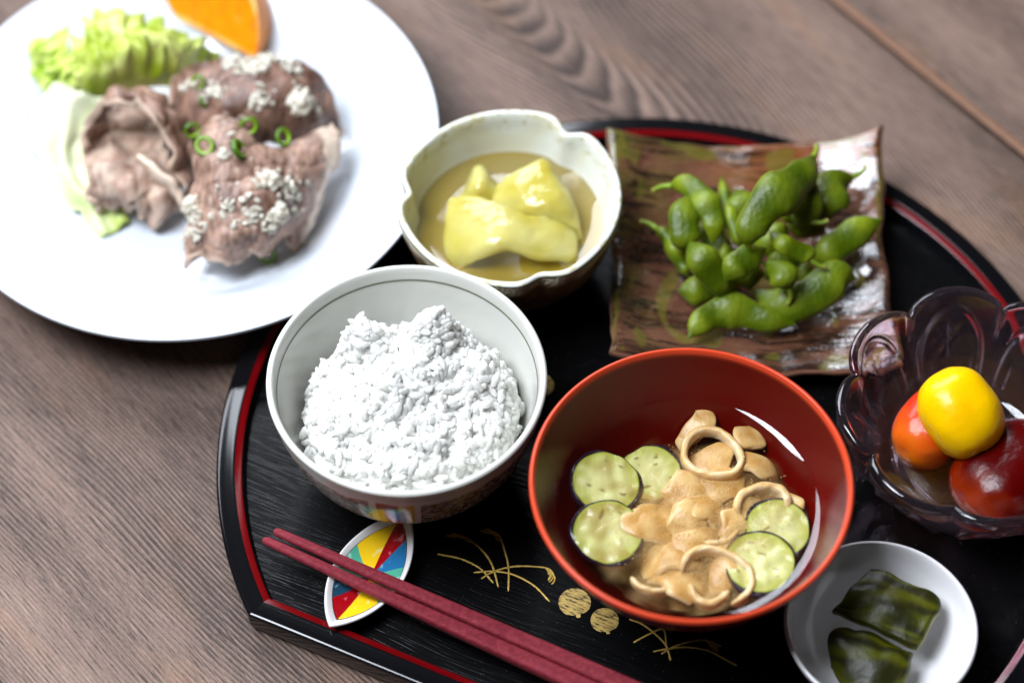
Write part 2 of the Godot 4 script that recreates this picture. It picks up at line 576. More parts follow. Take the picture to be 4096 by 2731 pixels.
# ==================================================================== pork, lettuce, orange
func build_pork_dish():
	var leaf := painted(0.38)
	leaf.backlight_enabled = true
	leaf.backlight = Color(0.45, 0.45, 0.30)
	relief(leaf, noise_tex(256, 0.02, 4), 0.02, 24.0)
	var lt := thing("lettuce_leaf", "frilly yellow-green lettuce leaf folded on the white plate behind the pork", "lettuce")
	for layer in [[[
		[V(-198.9, 30.0, -142.5), V(-190.4, 40.0, -151.6), V(-175.7, 46.0, -148.4), V(-160.0, 46.0, -145.5), V(-142.9, 40.0, -140.4), V(-128.9, 26.0, -140.0)],
		[V(-195.4, 32.0, -130.2), V(-184.4, 44.0, -134.7), V(-171.4, 52.0, -131.0), V(-155.8, 52.0, -127.0), V(-141.9, 42.0, -128.2), V(-131.0, 22.0, -135.7)],
		[V(-192.0, 26.0, -125.2), V(-180.9, 36.0, -126.4), V(-168.1, 44.0, -124.2), V(-154.9, 42.0, -123.2), V(-142.6, 34.0, -125.1), V(-133.4, 16.0, -133.3)],
		[V(-190.9, 18.0, -121.9), V(-180.7, 22.0, -123.4), V(-168.1, 28.0, -121.8), V(-156.4, 28.0, -120.4), V(-145.7, 22.0, -123.0), V(-137.5, 12.0, -129.1)]], 0.0], [[
		[V(-190.2, 36.0, -133.0), V(-178.0, 46.0, -131.5), V(-165.5, 52.0, -128.4), V(-152.4, 50.0, -128.7), V(-140.2, 42.0, -132.1), V(-127.6, 26.0, -134.7)],
		[V(-190.7, 34.0, -124.5), V(-177.6, 44.0, -123.0), V(-165.2, 49.0, -120.9), V(-152.3, 47.0, -122.5), V(-140.3, 38.0, -126.7), V(-129.8, 22.0, -131.8)],
		[V(-190.7, 26.0, -122.6), V(-178.8, 34.0, -120.5), V(-166.7, 38.0, -120.6), V(-153.4, 37.0, -120.0), V(-143.3, 28.0, -125.4), V(-133.2, 16.0, -129.4)],
		[V(-190.2, 16.0, -121.1), V(-179.9, 20.0, -122.1), V(-168.8, 24.0, -122.8), V(-157.1, 24.0, -121.9), V(-146.4, 18.0, -125.2), V(-137.4, 12.0, -127.8)]], 5.0]]:
		var sh: float = layer[1]
		part("leaf_blade", mesh_of(slab(110, 60, func(u, v):
			var p := patch(layer[0], u, v)
			var ruf: float = pow(1.0 - v, 1.5)
			var fold := absf(sin(u * 6.0 + v * 2.2 + sh + 2.0 * n3(p, 30.0)))
			return p + wob(p, 34.0) * 0.0025 + Vector3(0, 0.0028 * (fold - 0.5), 0) + Vector3(sin(u * 60.0 + sh), sin(u * 47.0 + 2.0 * sh + 3.0 * n3(p, 80.0)), cos(u * 53.0)) * 0.0020 * ruf, 0.0010, func(u, v, p):
				var fold := absf(sin(u * 6.0 + v * 2.2 + sh + 2.0 * n3(p, 30.0)))
				var k := clampf(0.25 + 0.55 * smoothstep(0.45, 0.95, fold) + n3(p, 60.0) * 0.5 + (v - 0.4) * 0.35, 0.0, 1.0)
				var vein := 1.0 - smoothstep(0.0, 0.07, absf(sin(u * 17.0 + v * 5.0 + sh)))
				return lin(146, 166, 18).lerp(lin(208, 216, 124), clampf(k + vein * 0.35, 0.0, 1.0)), 0.03)), leaf, lt)
	part("leaf_rib", mesh_of(slab(50, 36, func(u, v):
		var p := patch([
		[V(-201.2, 24.0, -127.1), V(-211.2, 18.0, -114.5), V(-211.1, 14.0, -100.2), V(-202.7, 13.0, -81.0), V(-190.0, 12.0, -63.3), V(-178.8, 10.0, -51.5)],
		[V(-188.8, 30.0, -119.1), V(-195.3, 28.0, -103.1), V(-196.4, 24.0, -89.1), V(-190.0, 20.0, -75.1), V(-180.9, 15.0, -62.0), V(-173.3, 11.0, -54.3)],
		[V(-180.1, 24.0, -119.1), V(-184.7, 22.0, -103.1), V(-186.1, 18.0, -91.5), V(-181.6, 14.0, -77.4), V(-173.3, 11.0, -65.1), V(-167.2, 10.0, -58.6)]], u, v)
		return p + wob(p, 60.0) * 0.003 + Vector3(0, sin(v * 13.0 + u * 3.0) * 0.0012, 0), 0.0022, func(u, v, p):
			var k := clampf(0.36 + 0.9 * (u - 0.50) + n3(p, 60.0) * 0.4 + (v - 0.6) * 0.5, 0.0, 1.0)
			return lin(224, 230, 196).lerp(lin(180, 200, 84), k), 0.05)), leaf, lt)
	part("leaf_frill", mesh_of(slab(90, 30, func(u, v):
		var p := patch([
		[V(-219.7, 22.0, -151.4), V(-215.5, 22.0, -139.5), V(-206.6, 22.0, -128.9), V(-200.7, 20.0, -125.5), V(-191.8, 22.0, -127.5)],
		[V(-211.0, 30.0, -146.6), V(-205.9, 30.0, -134.7), V(-200.4, 30.0, -128.2), V(-195.1, 30.0, -124.3), V(-189.6, 30.0, -126.8)],
		[V(-198.7, 36.0, -150.1), V(-195.4, 36.0, -137.0), V(-193.2, 34.0, -131.0), V(-191.0, 34.0, -128.4), V(-187.6, 32.0, -130.1)]], u, v)
		var ruf: float = 1.0 - v * 0.7
		return p + wob(p, 130.0) * 0.004 * ruf + Vector3(sin(u * 58.0) * 0.0030, cos(u * 50.0 + v * 6.0) * 0.0042, sin(u * 41.0 + 2.0) * 0.0026) * ruf, 0.001, func(u, v, p):
			return lin(150, 185, 25).lerp(lin(222, 232, 130), clampf(0.5 + n3(p, 140.0) * 0.9 - (0.3 - v) * 0.3, 0.0, 1.0)), 0.03)), leaf, lt)
	# orange wedge
	var ow := thing("orange_wedge", "orange wedge lying on the white plate behind the pork", "orange", V(-146, 19, -166))
	var axis := Vector3(50, 0, 34).normalized()
	var R := 0.037
	var side := Vector3.UP.cross(axis).normalized()
	var flesh := painted(0.22)
	flesh.subsurf_scatter_enabled = true
	flesh.subsurf_scatter_strength = 0.15
	relief(flesh, noise_tex(256, 0.03, 3, 5, FastNoiseLite.TYPE_CELLULAR), 0.06, 60.0)
	var rind := mat(Color(0.95, 0.55, 0.06), 0.35)
	relief(rind, noise_tex(256, 0.05, 2, 8), 0.05, 70.0)
	var open := [-0.10, 0.90]
	for s in 2:
		var dirv := side.rotated(axis, open[s])
		part("flesh_face", mesh_of([grid(40, 14, func(u, v):
			var a: float = (u - 0.5) * PI
			var rr: float = R * v
			var p: Vector3 = axis * sin(a) * R * lerpf(1.0, 1.0, v) + dirv * (cos(a) * rr)
			return p + side * 0.0004 * n3(p, 300.0), func(u, v, p):
				var e := smoothstep(0.86, 0.93, v)
				return lin(238, 140, 10).lerp(lin(250, 214, 130), maxf(e, smoothstep(0.06, 0.0, v) * 0.8)).lerp(lin(222, 110, 5), clampf(n3(p, 160.0), 0.0, 0.6)), s == 1)]), flesh, ow)
	part("rind", mesh_of([grid(40, 20, func(u, v):
		var a: float = (u - 0.5) * PI
		var dirv := side.rotated(axis, lerpf(open[0], open[1], v))
		return axis * sin(a) * R + dirv * (cos(a) * R))]), rind, ow)
	# pork
	var pork := painted(0.40, 0.45)
	relief(pork, noise_tex(512, 0.06, 4), 0.035, 20.0)
	var lean := func(p: Vector3, fat: float) -> Color:
		var k := clampf(0.5 + n3(p, 55.0) * 0.5 + n3(Vector3(p.x * 3.0, p.y, p.z * 0.7), 170.0) * 0.5, 0.0, 1.0)
		var c := lin(90, 63, 51).lerp(lin(176, 143, 125), k)
		fat = maxf(fat, 0.55 * smoothstep(0.05, 0.0, absf(n3(p + Vector3(2, 0, 0), 75.0))) * smoothstep(-0.1, 0.3, n3(p, 40.0)))
		return c.lerp(lin(226, 206, 184), clampf(fat, 0.0, 1.0))
	var cut_edge := func(c: Color, u: float, v: float) -> Color:
		var e := minf(minf(ease_ends(u), 1.0 - ease_ends(u)), minf(ease_ends(v), 1.0 - ease_ends(v)))
		return c.lerp(lin(204, 178, 156), 0.75 * smoothstep(0.045, 0.012, e))
	var b := thing("pork_slice", "dark boiled pork slice at the back of the plate under white grated topping", "pork", Vector3.ZERO, "boiled pork slices")
	part("meat", mesh_of(slab(80, 56, func(u, v):
		var p := patch([
		[V(-148.1, 34.0, -121.4), V(-133.7, 42.0, -120.4), V(-119.8, 46.0, -119.2), V(-104.6, 46.0, -119.0), V(-89.9, 40.0, -121.6), V(-78.9, 28.0, -111.7)],
		[V(-149.1, 34.0, -109.9), V(-134.4, 44.0, -106.0), V(-118.5, 50.0, -103.0), V(-103.4, 50.0, -102.8), V(-89.1, 42.0, -104.6), V(-76.0, 24.0, -105.0)],
		[V(-147.8, 30.0, -98.3), V(-134.2, 38.0, -93.7), V(-118.4, 44.0, -90.8), V(-103.4, 44.0, -91.9), V(-89.1, 36.0, -94.9), V(-73.6, 16.0, -103.0)],
		[V(-141.5, 22.0, -90.1), V(-131.5, 26.0, -89.0), V(-117.6, 30.0, -85.5), V(-104.4, 30.0, -87.8), V(-89.7, 26.0, -91.0), V(-77.4, 14.0, -98.5)]], u, v)
		return p + wob(p, 60.0) * 0.0016 + wob(p, 220.0) * 0.0004 - Vector3(0, 0.0018, 0) * exp(-pow(n3(p + Vector3(4, 0, 0), 48.0) / 0.09, 2.0)), 0.0045, func(u, v, p): return cut_edge.call(lean.call(p, 0.0) * Color(0.66, 0.60, 0.58), u, v), 0.05)), pork, b)
	var c := thing("pork_slice", "rolled boiled pork slice with a frilled edge and hollow fold beside the lettuce", "pork", Vector3.ZERO, "boiled pork slices")
	part("meat", mesh_of(slab(80, 70, func(u, v):
		var p := patch([
		[V(-185.0, 10.0, -119.0), V(-175.5, 10.0, -133.4), V(-162.2, 12.0, -130.7), V(-149.1, 12.0, -112.5)],
		[V(-184.7, 22.0, -93.1), V(-175.0, 20.0, -99.7), V(-163.3, 18.0, -93.7), V(-151.6, 20.0, -94.4)],
		[V(-183.8, 28.0, -73.3), V(-171.2, 30.0, -71.5), V(-157.8, 30.0, -68.9), V(-146.1, 24.0, -78.6)],
		[V(-182.9, 24.0, -66.9), V(-169.2, 30.0, -59.4), V(-155.4, 28.0, -58.5), V(-142.0, 20.0, -67.2)],
		[V(-176.2, 14.0, -60.3), V(-166.0, 18.0, -57.0), V(-155.0, 14.0, -54.1), V(-140.0, 10.0, -63.1)]], u, v)
		return p + wob(p, 70.0) * 0.003 + Vector3(sin(v * 30.0), cos(u * 40.0), sin(u * 34.0 + 1.0)) * 0.0016 * smoothstep(0.4, 1.0, v), 0.003, func(u, v, p): return cut_edge.call(lean.call(p, 0.18 + 0.30 * n3(p, 120.0)), u, v), 0.04)), pork, c)
	part("curled_edge", mesh_of(slab(90, 24, func(u, v):
		var p := patch([
		[V(-184.5, 20.0, -77.5), V(-184.1, 32.0, -92.1), V(-173.9, 46.0, -96.0), V(-160.7, 50.0, -89.9), V(-149.9, 46.0, -77.3), V(-144.0, 34.0, -65.4), V(-137.7, 20.0, -59.9)],
		[V(-182.5, 16.0, -80.7), V(-181.1, 30.0, -97.5), V(-171.8, 44.0, -100.9), V(-157.5, 49.0, -94.9), V(-144.9, 45.0, -82.9), V(-139.4, 32.0, -70.6), V(-135.4, 17.0, -62.2)],
		[V(-180.5, 12.0, -84.0), V(-178.7, 24.0, -103.8), V(-169.4, 38.0, -107.9), V(-154.9, 44.0, -102.5), V(-141.4, 40.0, -92.1), V(-136.2, 28.0, -77.6), V(-133.1, 14.0, -64.6)]], u, v)
		return p + wob(p, 90.0) * 0.003, 0.0032, func(u, v, p): return lean.call(p, 0.62 * smoothstep(0.32, 0.05, v) * smoothstep(0.1, 0.35, u)) * Color(0.85, 0.80, 0.78), 0.06)), pork, c)
	part("fat_strip", mesh_of(slab(50, 20, func(u, v):
		var p := patch([
		[V(-159.7, 36.0, -74.1), V(-154.0, 38.0, -69.0), V(-143.3, 36.0, -59.0), V(-138.1, 26.0, -53.2)],
		[V(-159.0, 31.0, -72.9), V(-153.3, 32.0, -67.2), V(-144.0, 30.0, -58.6), V(-139.2, 21.0, -55.7)],
		[V(-157.8, 25.0, -71.8), V(-152.1, 26.0, -66.1), V(-144.3, 24.0, -58.7), V(-140.9, 16.0, -58.3)]], u, v)
		return p + wob(p, 90.0) * 0.002, 0.003, func(u, v, p): return lean.call(p, 0.8 - 0.7 * v), 0.08)), pork, c)
	var d := thing("pork_slice", "front slice of boiled pork with a pale fat strip, draped at the plate's centre", "pork", Vector3.ZERO, "boiled pork slices")
	part("meat", mesh_of(slab(110, 110, func(u, v):
		var p := patch([
		[V(-133.1, 36.0, -88.0), V(-125.8, 44.0, -88.9), V(-117.0, 44.0, -83.4), V(-105.0, 38.0, -74.9), V(-90.5, 36.0, -82.5), V(-77.8, 34.0, -92.7)],
		[V(-134.8, 36.0, -70.9), V(-126.0, 46.0, -67.3), V(-112.8, 46.0, -62.3), V(-100.2, 42.0, -60.7), V(-87.9, 38.0, -68.6), V(-74.4, 30.0, -84.9)],
		[V(-135.7, 34.0, -53.4), V(-125.0, 44.0, -47.5), V(-111.9, 45.0, -44.2), V(-99.4, 42.0, -44.1), V(-89.4, 34.0, -52.8), V(-80.7, 20.0, -66.4)],
		[V(-136.9, 28.0, -39.3), V(-125.0, 36.0, -34.0), V(-111.8, 38.0, -31.1), V(-101.3, 34.0, -33.0), V(-93.3, 26.0, -42.7), V(-86.3, 14.0, -54.4)],
		[V(-138.5, 18.0, -27.2), V(-127.6, 24.0, -26.0), V(-116.8, 22.0, -27.4), V(-107.7, 24.0, -31.5), V(-99.3, 20.0, -41.5), V(-90.7, 12.0, -44.1)]], u, v)
		var hem := smoothstep(0.7, 1.0, v)
		return p + wob(p, 60.0) * 0.0016 + wob(p, 240.0) * 0.0004 - Vector3(0, 0.0018, 0) * exp(-pow(n3(p + Vector3(4, 0, 0), 48.0) / 0.09, 2.0)) + Vector3(0, sin(u * 26.0) * 0.003, cos(u * 21.0) * 0.002) * hem, 0.0042, func(u, v, p):
			var band := smoothstep(0.74, 0.80, u + 0.03 * n3(p, 90.0)) * (1.0 - 0.75 * smoothstep(0.035, 0.015, absf(u - 0.90)))
			return cut_edge.call(lean.call(p, maxf(band * (1.0 - smoothstep(0.6, 0.95, v) * 0.3), 0.15 * smoothstep(0.7, 1.0, v))), u, v), 0.035)), pork, d)
	# white grated topping
	var white := mat(Color(0.86, 0.83, 0.77), 0.30)
	white.backlight_enabled = true
	white.backlight = Color(0.8, 0.78, 0.72)
	white.subsurf_scatter_enabled = true
	white.subsurf_scatter_strength = 0.08
	var bit := mesh_of([ell(9, 6, Vector3.ONE, 0.5, 3.0)])
	var top := thing("grated_topping", "white grated topping scattered over the boiled pork slices", "topping")
	top.set_meta("kind", "stuff")
	var where := []
	for cl in [[0, 0.42, 0.10, 3.5, 90], [0, 0.58, 0.05, 3.5, 110], [0, 0.70, 0.12, 3.2, 90], [0, 0.80, 0.45, 3.0, 120], [0, 0.30, 0.45, 3.0, 60], [0, 0.55, 0.55, 4.0, 60], [0, 0.12, 0.35, 2.5, 50], [0, 0.92, 0.75, 2.5, 40],
		[1, 0.04, 0.66, 2.2, 90], [1, 0.06, 0.80, 2.4, 90], [1, 0.72, 0.50, 3.2, 100], [1, 0.60, 0.72, 3.5, 110], [1, 0.46, 0.66, 3.2, 60], [1, 0.28, 0.62, 3.0, 50], [1, 0.78, 0.62, 2.6, 60], [1, 0.5, 0.45, 5.0, 40]]:
		for k in int(cl[4] * 0.5):
			var u: float = cl[1] + rng.randfn() * cl[3] * 0.011
			var v: float = cl[2] + rng.randfn() * cl[3] * 0.016
			u = clampf(u, 0.02, 0.98)
			v = clampf(v, 0.02, 0.98)
			var p: Vector3
			if cl[0] == 0:
				p = patch([
		[V(-148.1, 34.0, -121.4), V(-133.7, 42.0, -120.4), V(-119.8, 46.0, -119.2), V(-104.6, 46.0, -119.0), V(-89.9, 40.0, -121.6), V(-78.9, 28.0, -111.7)],
		[V(-149.1, 34.0, -109.9), V(-134.4, 44.0, -106.0), V(-118.5, 50.0, -103.0), V(-103.4, 50.0, -102.8), V(-89.1, 42.0, -104.6), V(-76.0, 24.0, -105.0)],
		[V(-147.8, 30.0, -98.3), V(-134.2, 38.0, -93.7), V(-118.4, 44.0, -90.8), V(-103.4, 44.0, -91.9), V(-89.1, 36.0, -94.9), V(-73.6, 16.0, -103.0)],
		[V(-141.5, 22.0, -90.1), V(-131.5, 26.0, -89.0), V(-117.6, 30.0, -85.5), V(-104.4, 30.0, -87.8), V(-89.7, 26.0, -91.0), V(-77.4, 14.0, -98.5)]], u, v)
				p += wob(p, 60.0) * 0.0016
			else:
				p = patch([
		[V(-133.1, 36.0, -88.0), V(-125.8, 44.0, -88.9), V(-117.0, 44.0, -83.4), V(-105.0, 38.0, -74.9), V(-90.5, 36.0, -82.5), V(-77.8, 34.0, -92.7)],
		[V(-134.8, 36.0, -70.9), V(-126.0, 46.0, -67.3), V(-112.8, 46.0, -62.3), V(-100.2, 42.0, -60.7), V(-87.9, 38.0, -68.6), V(-74.4, 30.0, -84.9)],
		[V(-135.7, 34.0, -53.4), V(-125.0, 44.0, -47.5), V(-111.9, 45.0, -44.2), V(-99.4, 42.0, -44.1), V(-89.4, 34.0, -52.8), V(-80.7, 20.0, -66.4)],
		[V(-136.9, 28.0, -39.3), V(-125.0, 36.0, -34.0), V(-111.8, 38.0, -31.1), V(-101.3, 34.0, -33.0), V(-93.3, 26.0, -42.7), V(-86.3, 14.0, -54.4)],
		[V(-138.5, 18.0, -27.2), V(-127.6, 24.0, -26.0), V(-116.8, 22.0, -27.4), V(-107.7, 24.0, -31.5), V(-99.3, 20.0, -41.5), V(-90.7, 12.0, -44.1)]], u, v)
				p += wob(p, 60.0) * 0.0016
			p += Vector3(rng.randfn() * 0.0006, 0.0019 + rng.randf() * 0.0008, rng.randfn() * 0.0006)
			var s := 0.0006 + 0.0014 * pow(rng.randf(), 2.0)
			where.append(Transform3D(Basis.from_euler(Vector3(rng.randf() * 6.0, rng.randf() * 6.0, 0)) * Basis.from_scale(Vector3(s * 1.25, s * 0.5, s * 1.4)), p))
	many("topping_bits", bit, white, where, top)
	var chunks := [
		[620, 415, V(-101.3, 45.5, -51.9), 5.2, "large white garlic chunk on the front pork slice, right of its middle"], [640, 490, V(-97.4, 40.5, -38.3), 4.6, "white garlic chunk near the right fat strip of the front pork slice, low down"],
		[515, 355, V(-120.9, 49.0, -63.5), 3.1, "white garlic chunk between the two green onion rings on the front pork slice"], [530, 310, V(-119.0, 47.5, -75.6), 2.6, "small oval white garlic bit above the onion rings on the front pork slice"],
		[495, 440, V(-123.8, 45.5, -46.3), 2.2, "upright oval white garlic bit low on the front pork slice"], [545, 425, V(-114.8, 46.5, -48.9), 2.3, "slanted oval white garlic bit in the middle of the front pork slice"],
		[690, 235, V(-90.2, 46.0, -94.9), 5.4, "white garlic clump on the dark rear pork slice, right half"], [590, 160, V(-109.3, 51.0, -108.2), 5.0, "white garlic clump on the top edge of the rear pork slice by the orange"],
		[440, 470, V(-134.9, 37.0, -46.2), 4.2, "white garlic clump on the left edge of the front pork slice"]]
	for k in chunks.size():
		var ch: Array = chunks[k]
		var r: float = ch[3] * 0.001
		var oval: bool = r < 0.0028
		var o := single("garlic_chunk", mesh_of([ell(22, 14, Vector3(r, r * 0.75, r * (0.45 if oval else 0.85)), 0.10 if oval else 0.55, k * 3.7)]), white, ch[4], "garlic", "white garlic bits on the pork", ch[2])
		o.rotation = Vector3(0.3, [0.4, 1.2, 2.0, 0.4, 1.7, 0.5, 1.0, 0.2, 0.7][k], 0.2)
	# green onion rings
	var green := painted(0.3)
	var rings := [[V(-129.6, 48.5, -68.8), 3.6, Vector3(0.5, 0, 0.15), "bright green onion ring lying flat on the front pork slice, left of the pair"], [V(-114.8, 50.0, -65.7), 4.0, Vector3(0.7, 0.6, -0.9), "bright green onion ring tilted open on the front pork slice, right of the pair"],
		[V(-112.1, 45.5, -82.1), 3.4, Vector3(0.9, 0.3, 0.2), "dark green onion piece in the crease above the right onion ring"], [V(-97.5, 40.5, -80.0), 3.2, Vector3(0.8, 1.2, 0.2), "dark green onion piece beside the pale fat strip"],
		[V(-104.4, 12.5, -37.5), 3.2, Vector3(1.0, 0.5, 0.3), "dark green onion ring fallen on the plate in front of the pork"], [V(-134.9, 47.5, -105.4), 2.8, Vector3(0.6, 0.2, 0.5), "green onion ring on the upper left of the rear pork slice"],
		[V(-131.9, 44.5, -97.5), 2.4, Vector3(0.9, 1.4, 0.1), "small green onion piece on the left of the rear pork slice"], [V(-137.3, 39.0, -85.5), 3.0, Vector3(1.0, 0.9, 0.4), "green onion piece in the gap left of the front pork slice's top"]]
	for k in rings.size():
		var rr: float = rings[k][1] * 0.001
		var o := single("onion_ring", mesh_of([grid(28, 12, func(u, v):
			var a: float = u * TAU
			var c2: float = v * TAU
			var r2: float = rr * (1.0 + 0.06 * sin(a * 2.0 + k)) + cos(c2) * rr * 0.30
			return Vector3(cos(a) * r2, sin(c2) * rr * 0.36, sin(a) * r2), func(u, v, p): return lin(138, 176, 14).lerp(lin(60, 98, 8), clampf(0.5 + 0.5 * cos(v * TAU) + 0.2 * k / 8.0, 0.0, 1.0)), true)]), green, rings[k][3], "green onion", "green onion rings on the pork", rings[k][0])
		o.rotation = rings[k][2]


# ==================================================================== lobed bowl
func build_lobed_bowl():
	var o := V(-0.5, 6, -34.5)
	var notch := [deg_to_rad(73), deg_to_rad(184), deg_to_rad(305)]
	var shape := func(th: float, v: float, p: Vector3) -> Vector3:
		var s := smoothstep(0.012, 0.050, p.y)
		var k := 0.0
		for a in notch:
			var d := wrapf(th - a, -PI, PI)
			k += exp(-pow(d / 0.135, 2.0)) * 0.105 - exp(-pow(d / 0.42, 2.0)) * 0.030
		return Vector3(p.x * (1.0 - k * s), p.y - 0.0022 * s * maxf(k, 0.0) / 0.1, 0)
	var t := thing("lobed_bowl", "white glazed three-lobed bowl with brown outside, holding simmered melon", "bowl", o)
	var glaze := painted(0.14)
	part("bowl_inside", mesh_of([lathe([V(46.2, 48.6, 0), V(46.4, 49.6, 0), V(45.4, 50.3, 0), V(44.0, 49.8, 0), V(43.0, 47, 0), V(41.5, 40, 0), V(37, 25, 0), V(28, 14, 0), V(14, 9, 0), V(0.01, 8, 0)], 200, 60, shape, func(u, v, p):
		var stain := smoothstep(0.25, 0.6, n3(p, 260.0)) * smoothstep(0.040, 0.046, p.y) * 0.65
		return lin(222, 226, 216).lerp(lin(176, 160, 84), clampf(stain, 0.0, 1.0)).lerp(lin(214, 208, 160), smoothstep(0.2, -0.3, n3(p, 40.0)) * 0.35))]), glaze, t)
	var clay := painted(0.5)
	relief(clay, noise_tex(256, 0.04), 0.08, 40.0)
	part("bowl_outside", mesh_of([lathe([V(0.01, 2, 0), V(18, 2, 0), V(19, 0, 0), V(21, 0, 0), V(22, 5, 0), V(31, 11, 0), V(40.5, 24, 0), V(45.4, 40, 0), V(46.5, 48.7, 0)], 200, 44, shape, func(u, v, p):
		return lin(112, 84, 48).lerp(lin(70, 48, 26), clampf(0.5 + n3(p, 60.0), 0, 1)).lerp(lin(206, 198, 172), smoothstep(0.0405, 0.0475, p.y + 0.003 * n3(p, 120.0))))]), clay, t)
	single("melon_broth", mesh_of([grid(96, 14, func(u, v):
		var a: float = u * TAU
		var q: Vector3 = shape.call(a, 0.0, Vector3(0.0402, 0.034, 0))
		return Vector3(cos(a) * q.x * (1.0 - v), 0.0300 + 0.0012 * pow(1.0 - v, 14.0), sin(a) * q.x * (1.0 - v)))]), pane(Color(0.60, 0.50, 0.10), 0.58), "yellow-brown broth around the melon in the lobed bowl", "broth", "", o)
	var melon := painted(0.14)
	melon.subsurf_scatter_enabled = true
	melon.subsurf_scatter_strength = 0.25
	melon.backlight_enabled = true
	melon.backlight = Color(0.6, 0.6, 0.4)
	relief(melon, noise_tex(256, 0.02, 3), 0.03, 26.0)
	var mc := func(u, v, p):
		var k := clampf(0.45 + n3(p, 55.0) * 0.6, 0, 1)
		return lin(204, 196, 122).lerp(lin(186, 172, 66), k).lerp(lin(150, 138, 22), smoothstep(0.10, 0.0, u) * 0.8 + smoothstep(0.86, 0.95, u) * smoothstep(1.0, 0.95, u))
	var list := [["large pale yellow melon slab arched at the front of the lobed bowl", [
		[V(-25.2, 44.0, -42.7), V(-16.9, 48.0, -40.6), V(-4.1, 50.0, -34.2), V(8.4, 48.0, -28.7), V(21.2, 42.0, -33.3)],
		[V(-27.9, 40.0, -30.8), V(-16.8, 48.0, -29.0), V(-2.4, 51.0, -21.9), V(11.9, 48.0, -19.5), V(26.5, 40.0, -24.4)],
		[V(-26.2, 34.0, -19.4), V(-16.9, 44.0, -16.1), V(-2.5, 49.0, -14.3), V(13.6, 45.0, -13.8), V(27.3, 36.0, -17.2)],
		[V(-21.8, 28.0, -15.9), V(-13.4, 40.0, -12.3), V(-1.6, 46.0, -15.5), V(11.9, 42.0, -13.9), V(26.4, 33.0, -16.1)]], 0.0046], ["pale yellow melon slab standing at the back right of the lobed bowl", [
		[V(-4.1, 42.0, -50.0), V(5.1, 50.0, -51.6), V(13.4, 52.0, -56.9), V(16.5, 46.0, -57.1)],
		[V(-7.8, 42.0, -40.6), V(5.0, 50.0, -41.0), V(16.8, 52.0, -45.1), V(21.5, 44.0, -48.0)],
		[V(-2.4, 40.0, -35.1), V(8.5, 48.0, -33.3), V(21.2, 50.0, -33.8), V(26.8, 40.0, -37.1)],
		[V(4.9, 36.0, -33.6), V(13.9, 42.0, -28.7), V(24.7, 42.0, -26.3), V(29.4, 34.0, -25.6)]], 0.0046],
		["small pointed melon piece at the back left of the lobed bowl", [
		[V(-18.1, 34.0, -56.6), V(-13.3, 42.0, -60.8), V(-8.8, 38.0, -58.0), V(-4.2, 34.0, -54.1)],
		[V(-20.8, 34.0, -49.5), V(-14.2, 44.0, -48.5), V(-7.8, 42.0, -47.7), V(-2.4, 36.0, -47.7)],
		[V(-21.8, 30.0, -45.7), V(-14.3, 38.0, -43.9), V(-6.0, 38.0, -43.8), V(0.4, 32.0, -46.2)]], 0.004], ["melon piece lying in broth under the front arch of the lobed bowl", [
		[V(2.9, 30.0, -20.9), V(8.4, 32.0, -20.9), V(13.8, 33.0, -17.8), V(21.0, 31.0, -16.5)],
		[V(3.8, 30.0, -17.5), V(8.3, 33.0, -16.5), V(14.6, 33.0, -13.9), V(21.0, 30.0, -15.0)],
		[V(4.6, 28.0, -14.9), V(9.2, 30.0, -12.8), V(15.5, 30.0, -10.5), V(21.0, 28.0, -13.3)]], 0.004]]
	for e in list:
		single("melon_slab", mesh_of(slab(56, 44, func(u, v):
			var p := patch(e[1], u, v)
			return p + wob(p, 45.0) * 0.0012 + wob(p, 220.0) * 0.0003, e[2], mc, 0.09)), melon, e[0], "melon", "melon slabs in the lobed bowl")


# ==================================================================== rice
const RICE := Vector3(-0.0409, 0.006, 0.0632)


func rice_height(x: float, z: float) -> float:     # millimetres from the bowl's axis, height over the table
	var h := 47.5
	for g in [[2, -1, 21, 27, 26], [11, -20, 22, 11, 9], [-17, -20, 20, 9, 7.5], [-3, -24, -8, 5, 8], [31, -3, 13, 10, 11], [-28, 18, 7, 13, 12], [3, 32, 10, 17, 9], [28, 22, 7, 12, 10], [-6, 6, 4, 10, 8]]:
		h += g[2] * exp(-pow((x - g[0]) / g[3], 2.0) - pow((z - g[1]) / g[4], 2.0))
	h += 3.4 * (0.45 - absf(nz.get_noise_2d(x * 0.075 + 3.0, z * 0.075)) * 2.0) + 0.9 * nz.get_noise_2d(x * 0.25 + 9.0, z * 0.25)
	var e := Vector2(x, z).length() / rice_reach(atan2(z, x))
	return h - 13.0 * pow(smoothstep(0.80, 1.0, e), 1.6)


func rice_reach(a: float) -> float:
	return 44.2 + 3.2 * maxf(sin(a), 0.0) - 3.0 * maxf(-sin(a), 0.0) + 1.8 * cos(a) + 2.2 * nz.get_noise_2d(cos(a) * 2.6, sin(a) * 2.6)


func rice_wall(y: float) -> float:                  # inner radius of the bowl at a height over its foot, millimetres
	if y < 13.0:
		return 12.0
	if y < 25.0:
		return lerpf(30.0, 42.0, (y - 13.0) / 12.0)
	if y < 40.0:
		return lerpf(42.0, 47.6, (y - 25.0) / 15.0)
	return lerpf(47.6, 50.3, minf((y - 40.0) / 12.0, 1.0))


